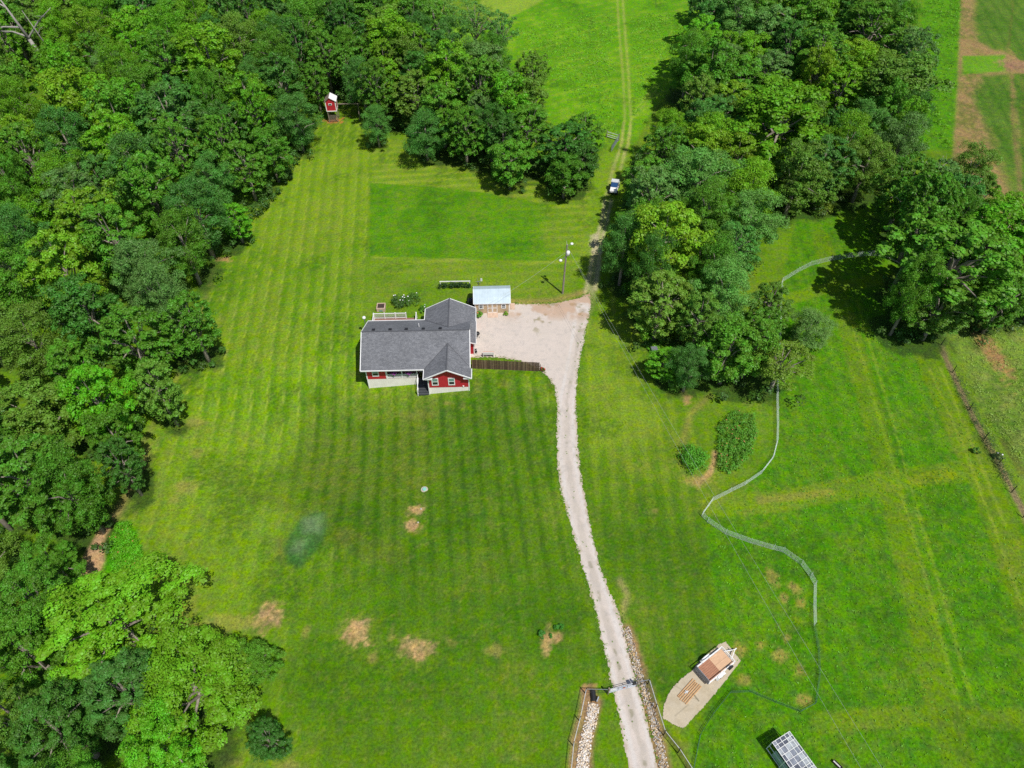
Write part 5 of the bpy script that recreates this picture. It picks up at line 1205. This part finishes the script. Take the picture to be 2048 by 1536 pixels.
# ------------------------------------------------------------------ netting fences
def net_fence(name, pts_px, h, m, label, step=.3, rad=.006, hs=(.06,.22,.4,.6,.78,.95), post_every=3.2, cat='fence', lean=0):
    P_ = [Vector((*at(a,b)[:2],0)) for a,b in pts_px]
    t = thing(name, label, cat, (P_[0].x,P_[0].y,0), 0); o0 = P_[0].copy()
    n_ = MB(); ps = []; acc = 0
    for a,b in zip(P_[:-1],P_[1:]):
        L = (b-a).length; d = (b-a)/L; ns = max(2,int(L/1.2))
        for k in range(ns):
            p_ = a+d*L*k/ns-o0; q_ = a+d*L*(k+1)/ns-o0
            z0_ = float(tz(p_.x+o0.x,p_.y+o0.y)); z1_ = float(tz(q_.x+o0.x,q_.y+o0.y))
            for z_ in hs: n_.bar((p_.x,p_.y,z_*h+z0_),(q_.x,q_.y,z_*h+z1_),rad*2,rad*2)
        k = 0
        while k*step < L:
            c = a+d*k*step-o0; z_ = float(tz(c.x+o0.x,c.y+o0.y)); n_.bar((c.x,c.y,z_+hs[0]*h),(c.x,c.y,z_+hs[-1]*h),rad*1.6,rad*1.6,(1,0,0)); k += 1
        ps.append(a)
        m2 = int(L/post_every)
        for j in range(1,m2+1): ps.append(a+(b-a)*j/(m2+1))
    ps.append(P_[-1])
    n_.build('net', M[m], t)['kind'] = 'stuff'
    for p_ in ps:
        c = p_-o0; z_ = float(tz(p_.x,p_.y)); MB().cyl((c.x,c.y,z_-.1),(c.x+random.uniform(-.08,.08),c.y+random.uniform(-.08,.08),z_+h*1.12),.022,.018,5).build('stake', M[m], t)
    return t
NETP = [(1780,513),(1740,511),(1700,515),(1655,523),(1620,532),(1595,545),(1563,565),(1561,600),(1560,655),(1556,720),(1553,800),(1554,850),(1553,886),(1545,918),(1522,948),(1490,970),(1460,985),(1424,1003),(1403,1032),(1414,1044),(1450,1068),(1500,1086),(1545,1099),(1565,1104),(1602,1130),(1620,1155),(1628,1170),(1627,1210),(1628,1252)]
net_fence('netting_fence', NETP, .95, 'net', 'long white netting fence winding round the pasture')
net_fence('netting_fence', [(1628,1255),(1636,1300),(1638,1350),(1630,1408),(1600,1424),(1550,1405),(1500,1384),(1460,1386),(1425,1430),(1400,1470),(1385,1545)], .55, 'greennet', 'low dark green netting sagging in the grass between trailer and coop', rad=.009, step=.25, hs=(.1,.5,.95))

# drive entrance: wire fences with posts, and the gate
def wire_fence(name, tops_px, h, label, top='utvbed', post='black', wires=(.25,.55,.85), every=1, rt=.028, mesh=True):
    P_ = [Vector((*ray(a,b,h),0)) for a,b in tops_px]; o0 = P_[0].copy()
    t = thing(name, label, 'fence', (o0.x,o0.y,0), 0); r_ = MB(); w_ = MB()
    for a,b in zip(P_[:-1],P_[1:]):
        p_ = a-o0; q_ = b-o0; r_.cyl((p_.x,p_.y,h),(q_.x,q_.y,h),rt,rt,6)
        for z_ in wires: w_.bar((p_.x,p_.y,z_*h),(q_.x,q_.y,z_*h),.012)
        if mesh:
            L = (b-a).length; k = 0
            while k*.3 < L: c = p_.lerp(q_, k*.3/L); w_.bar((c.x,c.y,.05),(c.x,c.y,h),.009,.009,(1,0,0)); k += 1
    r_.build('top_rail', M[top], t); w_.build('wire', M['darkwire'], t)
    for p_ in P_: c = p_-o0; MB().cyl((c.x,c.y,-.3),(c.x,c.y,h+.08),.05,.05,8).build('post', M[post], t)
wire_fence('wire_fence', [(1172.7,1378),(1161,1434),(1148,1484),(1142,1545),(1138,1600)], 1.2, 'wire fence with pale top rail beside the culvert rock bed')
wire_fence('wire_fence', [(1299,1359),(1314,1409),(1331,1462),(1360,1498),(1400,1560)], 1.2, 'wire fence with pale top rail along the concrete strip side of the drive')
wire_fence('rail_fence', [(1172.7,1378),(1217,1379)], 1.2, 'short metal rail panel joining the drive gate to its fence', top='metal')
wire_fence('rail_fence', [(1277,1364),(1299,1359)], 1.2, 'shortest metal rail panel on the rock side of the drive gate', top='metal')
g0 = Vector(ray(1218,1379,1.15)); g1_ = Vector(ray(1276,1364,1.15)); t = thing('drive_gate', 'grey metal tube gate closed across the gravel drive', 'gate', (g0.x,g0.y,0), math.atan2(g1_.y-g0.y,g1_.x-g0.x)); L_ = (g1_-g0).length
gm = MB()
for z_ in (.2,.4,.6,.85,1.15): gm.cyl((.08,0,z_),(L_-.08,0,z_),.026,.026,7)
for k in range(4): xx = .08+(L_-.16)*k/3; gm.cyl((xx,0,.2),(xx,0,1.15),.035,.035,7)
gm.build('gate_leaf', M['metal'], t)
for xx in (0,L_): MB().cyl((xx,0,-.3),(xx,0,1.45),.09,.09,10).build('gate_post', M['oldwood'], t)
MB().box(.15,.75,-.05,-.03,.85,1.1).build('sign_plate', M['white'], t); MB().box(L_*.5,L_*.5+.25,-.05,-.03,.5,.7).build('marker', M['orange'], t)
MB().box(L_-.5,L_-.2,-.12,.12,.9,1.3).build('opener', M['black'], t)
x, y, _ = at(1187,1402); t = thing('culvert_pipe', 'black culvert pipe end at the head of the rock bed', 'pipe', (x,y,0), 0)
cp = MB(); n = 14
for (ra,za),(rb,zb_) in (((.26,0),(.26,.9)),((.22,0),(.22,.9))): cp.cyl((0,za-.1,.1),(0,zb_,.1),ra,rb,n,False)
cp.build('pipe', M['black'], t); MB().bar((.3,-.1,.15),(.5,.3,.3),.1,.3).build('end_collar', M['metal'], t)

# line fence on the far side of the pasture
P_ = [(1882,690),(1905,745),(1938,820),(1968,878),(1995,930),(2022,985),(2045,1035),(2075,1100)]
PW = [Vector((*at(a,b)[:2],0)) for a,b in P_]; o0 = PW[0].copy(); t = thing('line_fence', 'old wire line fence with dark leaning posts between pasture and rank grass', 'fence', (o0.x,o0.y,0), 0)
w_ = MB()
for a,b in zip(PW[:-1],PW[1:]):
    for z_ in (.3,.6,.9,1.15): w_.bar(a-o0+Vector((0,0,z_)), b-o0+Vector((0,0,z_)), .012)
w_.build('wire', M['darkwire'], t)
for p_ in PW:
    c = p_-o0; MB().cyl((c.x,c.y,-.2),(c.x+random.uniform(-.1,.1),c.y,1.35),.06,.05,7).build('post', M['black'], t)
pts = []
for a,b in zip(PW[1:5],PW[2:6]):
    for k in range(16): c = a.lerp(b, rr.random()); pts.append((c.x+rr.uniform(-.3,.5), c.y+rr.uniform(-.3,.3)))
under('weeds', pts, 26, .6, (.045,.12,.03), 6, .14, 'weeds grown along the old line fence')

# taller tufts standing in the rough grass
def tufts(name, polys, n, seed, tone, label, r=(.08,.2), leaf=.17, per=7, h=.06, dens=None):
    g = np.random.RandomState(seed); out = []
    for poly in polys:
        w_ = at2(poly); xs = [p[0] for p in w_]; ys = [p[1] for p in w_]
        x = g.uniform(min(xs), max(xs), n*3); y = g.uniform(min(ys), max(ys), n*3)
        m = poly_sd(x, y, w_) < 0; m &= (vnoise(x, y, .35, seed, 4)-.5)*1.6+g.uniform(-.5, .5, len(x))+np.clip(-poly_sd(x, y, w_)/6, 0, .35)-.28 > 0
        out.append(np.stack([x[m], y[m]], 1)[:n])
    P_ = np.concatenate(out); cs = np.concatenate([P_, (tz(P_[:,0], P_[:,1])+g.uniform(0, h, len(P_)))[:,None]], 1)
    V_, F_, m_ = leaf_cloud(cs, g.uniform(*r, len(cs)), per, leaf, .25, seed, squash=.6)
    var = np.clip(np.repeat(g.uniform(0, .9, len(cs)), per)+g.normal(size=m_)*.1, 0, 1)
    o_ = bpy.data.objects.new(name, npmesh(name, V_, F_, M['leaf'], {'var': ('FACE','FLOAT', var)})); COL.objects.link(o_); o_.color = (*tone, 1)
    return tag(o_, label, None, None, 'stuff')
tufts('pasture_grass', [[(1600,560),(1700,560),(1860,720),(1960,900),(2090,1180),(2090,1560),(1400,1560),(1410,1420),(1500,1380),(1440,1280),(1420,1060),(1500,985),(1560,890),(1565,700)]], 3600, 51, (.15,.42,.024), 'coarse grass tufts standing in the pasture', leaf=.14, r=(.06,.16), per=6, h=.05)
DO = at2(drive); g = np.random.RandomState(71); P_ = []
for a, b in zip(DO, DO[1:]+DO[:1]):
    L = math.hypot(b[0]-a[0], b[1]-a[1])
    if max(a[0], b[0]) < -4.5: continue
    for _ in range(int(L*9)):
        q = g.uniform(); P_.append((a[0]+(b[0]-a[0])*q+g.normal()*.16, a[1]+(b[1]-a[1])*q+g.normal()*.16))
for a, b in zip(DRL[:-1], DRL[1:]):
    for _ in range(int(math.hypot(b[0]-a[0], b[1]-a[1])*.5)): q = g.uniform(); P_.append((a[0]+(b[0]-a[0])*q+g.normal()*.12, a[1]+(b[1]-a[1])*q))
P_ = np.array(P_); P_ = P_[(vnoise(P_[:,0], P_[:,1], .5, 72, 3) > .42)]
cs = np.concatenate([P_, (tz(P_[:,0], P_[:,1])+.03)[:,None]], 1)
V_, F_, m_ = leaf_cloud(cs, g.uniform(.05, .16, len(cs)), 7, .11, .4, 73, squash=.5)
o_ = bpy.data.objects.new('edge_grass', npmesh('edge_grass', V_, F_, M['leaf'], {'var': ('FACE','FLOAT', g.uniform(.2, .9, m_))})); COL.objects.link(o_); o_.color = (.14,.32,.025,1)
tag(o_, 'ragged grass creeping over the gravel edges', None, None, 'stuff')
tufts('field_grass', [[(1000,60),(1230,20),(1235,280),(1180,230)],[(1262,30),(1400,20),(1300,180),(1265,240)]], 2600, 52, (.20,.52,.035), 'longer grass tufts of the open hay field', leaf=.24, r=(.12,.3))
tufts('rank_grass', [[(1905,640),(2080,600),(2080,1010),(1990,900),(1920,760)]], 1500, 53, (.30,.46,.09), 'rank matted grass beyond the line fence', leaf=.15, r=(.15,.4), h=.1)
tufts('verge_grass', [[(1245,570),(1300,560),(1345,780),(1290,690)],[(1850,-40),(1935,-40),(1905,150),(1900,300),(1850,300)]], 2500, 54, (.14,.42,.02), 'fresh tall grass along the wood edges', leaf=.3, r=(.25,.6), h=.5)

# ------------------------------------------------------------------ rock beds
def rocks(name, line, w_, n, label, seed, q0=.36, q1=.85, wm=.30):
    g = np.random.RandomState(seed); P_ = [Vector((*at(a,b)[:2],0)) for a,b in line]; seg = [(b-a).length for a,b in zip(P_[:-1],P_[1:])]; tot = sum(seg)
    ico = np.array([(0,0,1),(.89,0,.45),(.28,.85,.45),(-.72,.53,.45),(-.72,-.53,.45),(.28,-.85,.45),(.72,.53,-.45),(-.28,.85,-.45),(-.89,0,-.45),(-.28,-.85,-.45),(.72,-.53,-.45),(0,0,-1)])
    fi = np.array([(0,1,2),(0,2,3),(0,3,4),(0,4,5),(0,5,1),(1,6,2),(2,7,3),(3,8,4),(4,9,5),(5,10,1),(2,6,7),(3,7,8),(4,8,9),(5,9,10),(1,10,6),(6,11,7),(7,11,8),(8,11,9),(9,11,10),(10,11,6)])
    VV = []; FF = []; CC = []
    for k in range(n):
        s_ = g.uniform(0,tot); i = 0
        while s_ > seg[i]: s_ -= seg[i]; i += 1
        a,b = P_[i],P_[i+1]; d = (b-a)/seg[i]; nn = Vector((d.y,-d.x,0)); c = a+d*s_+nn*np.clip(g.normal()*w_*.26,-w_*.5,w_*.5)
        r = g.uniform(.035,.095); v = ico*(r*g.uniform(.75,1.25,(12,1)))*np.array([1,g.uniform(.7,1.2),.65]); v += (c.x,c.y,float(tz(c.x,c.y))+r*.3+g.uniform(0,.06))
        VV.append(v); FF.append(fi+12*k); q = g.uniform(q0,q1); w = g.uniform(.02,wm)
        CC.append(np.tile((q,q*(1-w*.8),q*(1-w*1.7),1),(20,1)))
    me = npmesh(name, np.concatenate(VV), np.concatenate(FF), M['rock'], {'tone': ('FACE','FLOAT_COLOR', np.concatenate(CC))})
    o_ = bpy.data.objects.new(name, me); COL.objects.link(o_); tag(o_, label, 'rocks', None, 'stuff')
m_, nt, b_ = newmat('rock'); ca = node(nt, 'ShaderNodeAttribute', attribute_name='tone'); nt.links.new(ca.outputs['Color'], b_.inputs['Base Color']); b_.inputs['Roughness'].default_value = .9; M['rock'] = m_
rocks('rock_bed', [(1188,1408),(1182,1440),(1172,1480),(1165,1530),(1160,1580)], 1.05, 1700, 'pale loose rocks filling the ditch below the culvert pipe', 1)
rocks('rock_bed', [(1250,1256),(1262,1290),(1272,1330),(1284,1370),(1298,1410),(1312,1460),(1326,1530),(1334,1580)], .8, 1700, 'pinkish loose rocks lining the edge of the gravel drive', 2, .24, .62, .42)

# ------------------------------------------------------------------ dead trees
def dead_tree(base_px, top, name, label, limbs, r0=.3, m='palebark'):
    x, y = at(*base_px)[:2]; t = thing(name, label, 'tree', (x,y,0), 0)
    MB().cyl((0,0,-.3),(top[0]*.5,top[1]*.5,top[2]*.55),r0,r0*.7,9).cyl((top[0]*.5,top[1]*.5,top[2]*.55),top,r0*.7,r0*.2,8).build('trunk', M[m], t, True)
    for f, e, k in limbs:
        s_ = Vector(top)*f; s_ = Vector((top[0]*f, top[1]*f, top[2]*f)); e = s_+Vector(e); mid = s_.lerp(e,.5)+Vector((0,0,.4))
        l_ = MB(); l_.cyl(s_,mid,r0*.42,r0*.3,6,False); l_.cyl(mid,e,r0*.3,r0*.1,6)
        for j in range(k): q = s_.lerp(e,.4+.5*j/max(1,k)); l_.cyl(q,q+Vector((rr.uniform(-1.4,1.4),rr.uniform(-1.2,1.2),rr.uniform(.2,1.4))),r0*.12,r0*.03,5)
        l_.build('limb', M[m], t, True)
dead_tree((122,170), (-4.6,1.0,17), 'dead_tree', 'bare pale dead tree forking above the dark clearing in the corner of the wood', [(.55,(7.5,0,6.0),3),(.68,(-6.5,0,-.6),3),(.58,(-4.5,-.4,1.2),2),(.9,(-2.4,0,.8),2)], .5)
dead_tree((150,178), (-4.5,2.0,15), 'dead_tree', 'thinner bare trunk close beside the forked dead tree', [(.7,(1.6,0,1.6),2)], .2)
dead_tree((1290,432), (.6,.4,4.2), 'dead_shrub', 'bare grey branching shrub beside the mower shade', [(.3,(1.6,0,2.4),3),(.3,(-1.6,.5,2.2),3),(.4,(.6,1.2,2.2),3),(.5,(-.8,-.6,2.0),3)], .1)
dead_tree((1830,420), (.5,.3,10), 'dead_tree', 'bare grey branches poking out beside the ploughed strip', [(.5,(3.4,0,3.4),4),(.6,(-2.0,.6,2.8),4),(.7,(2.6,1.2,1.6),4),(.55,(1.0,-1.0,3.4),4)], .14)
print('tris', sum(len(m.polygons)*2 for m in bpy.data.meshes))
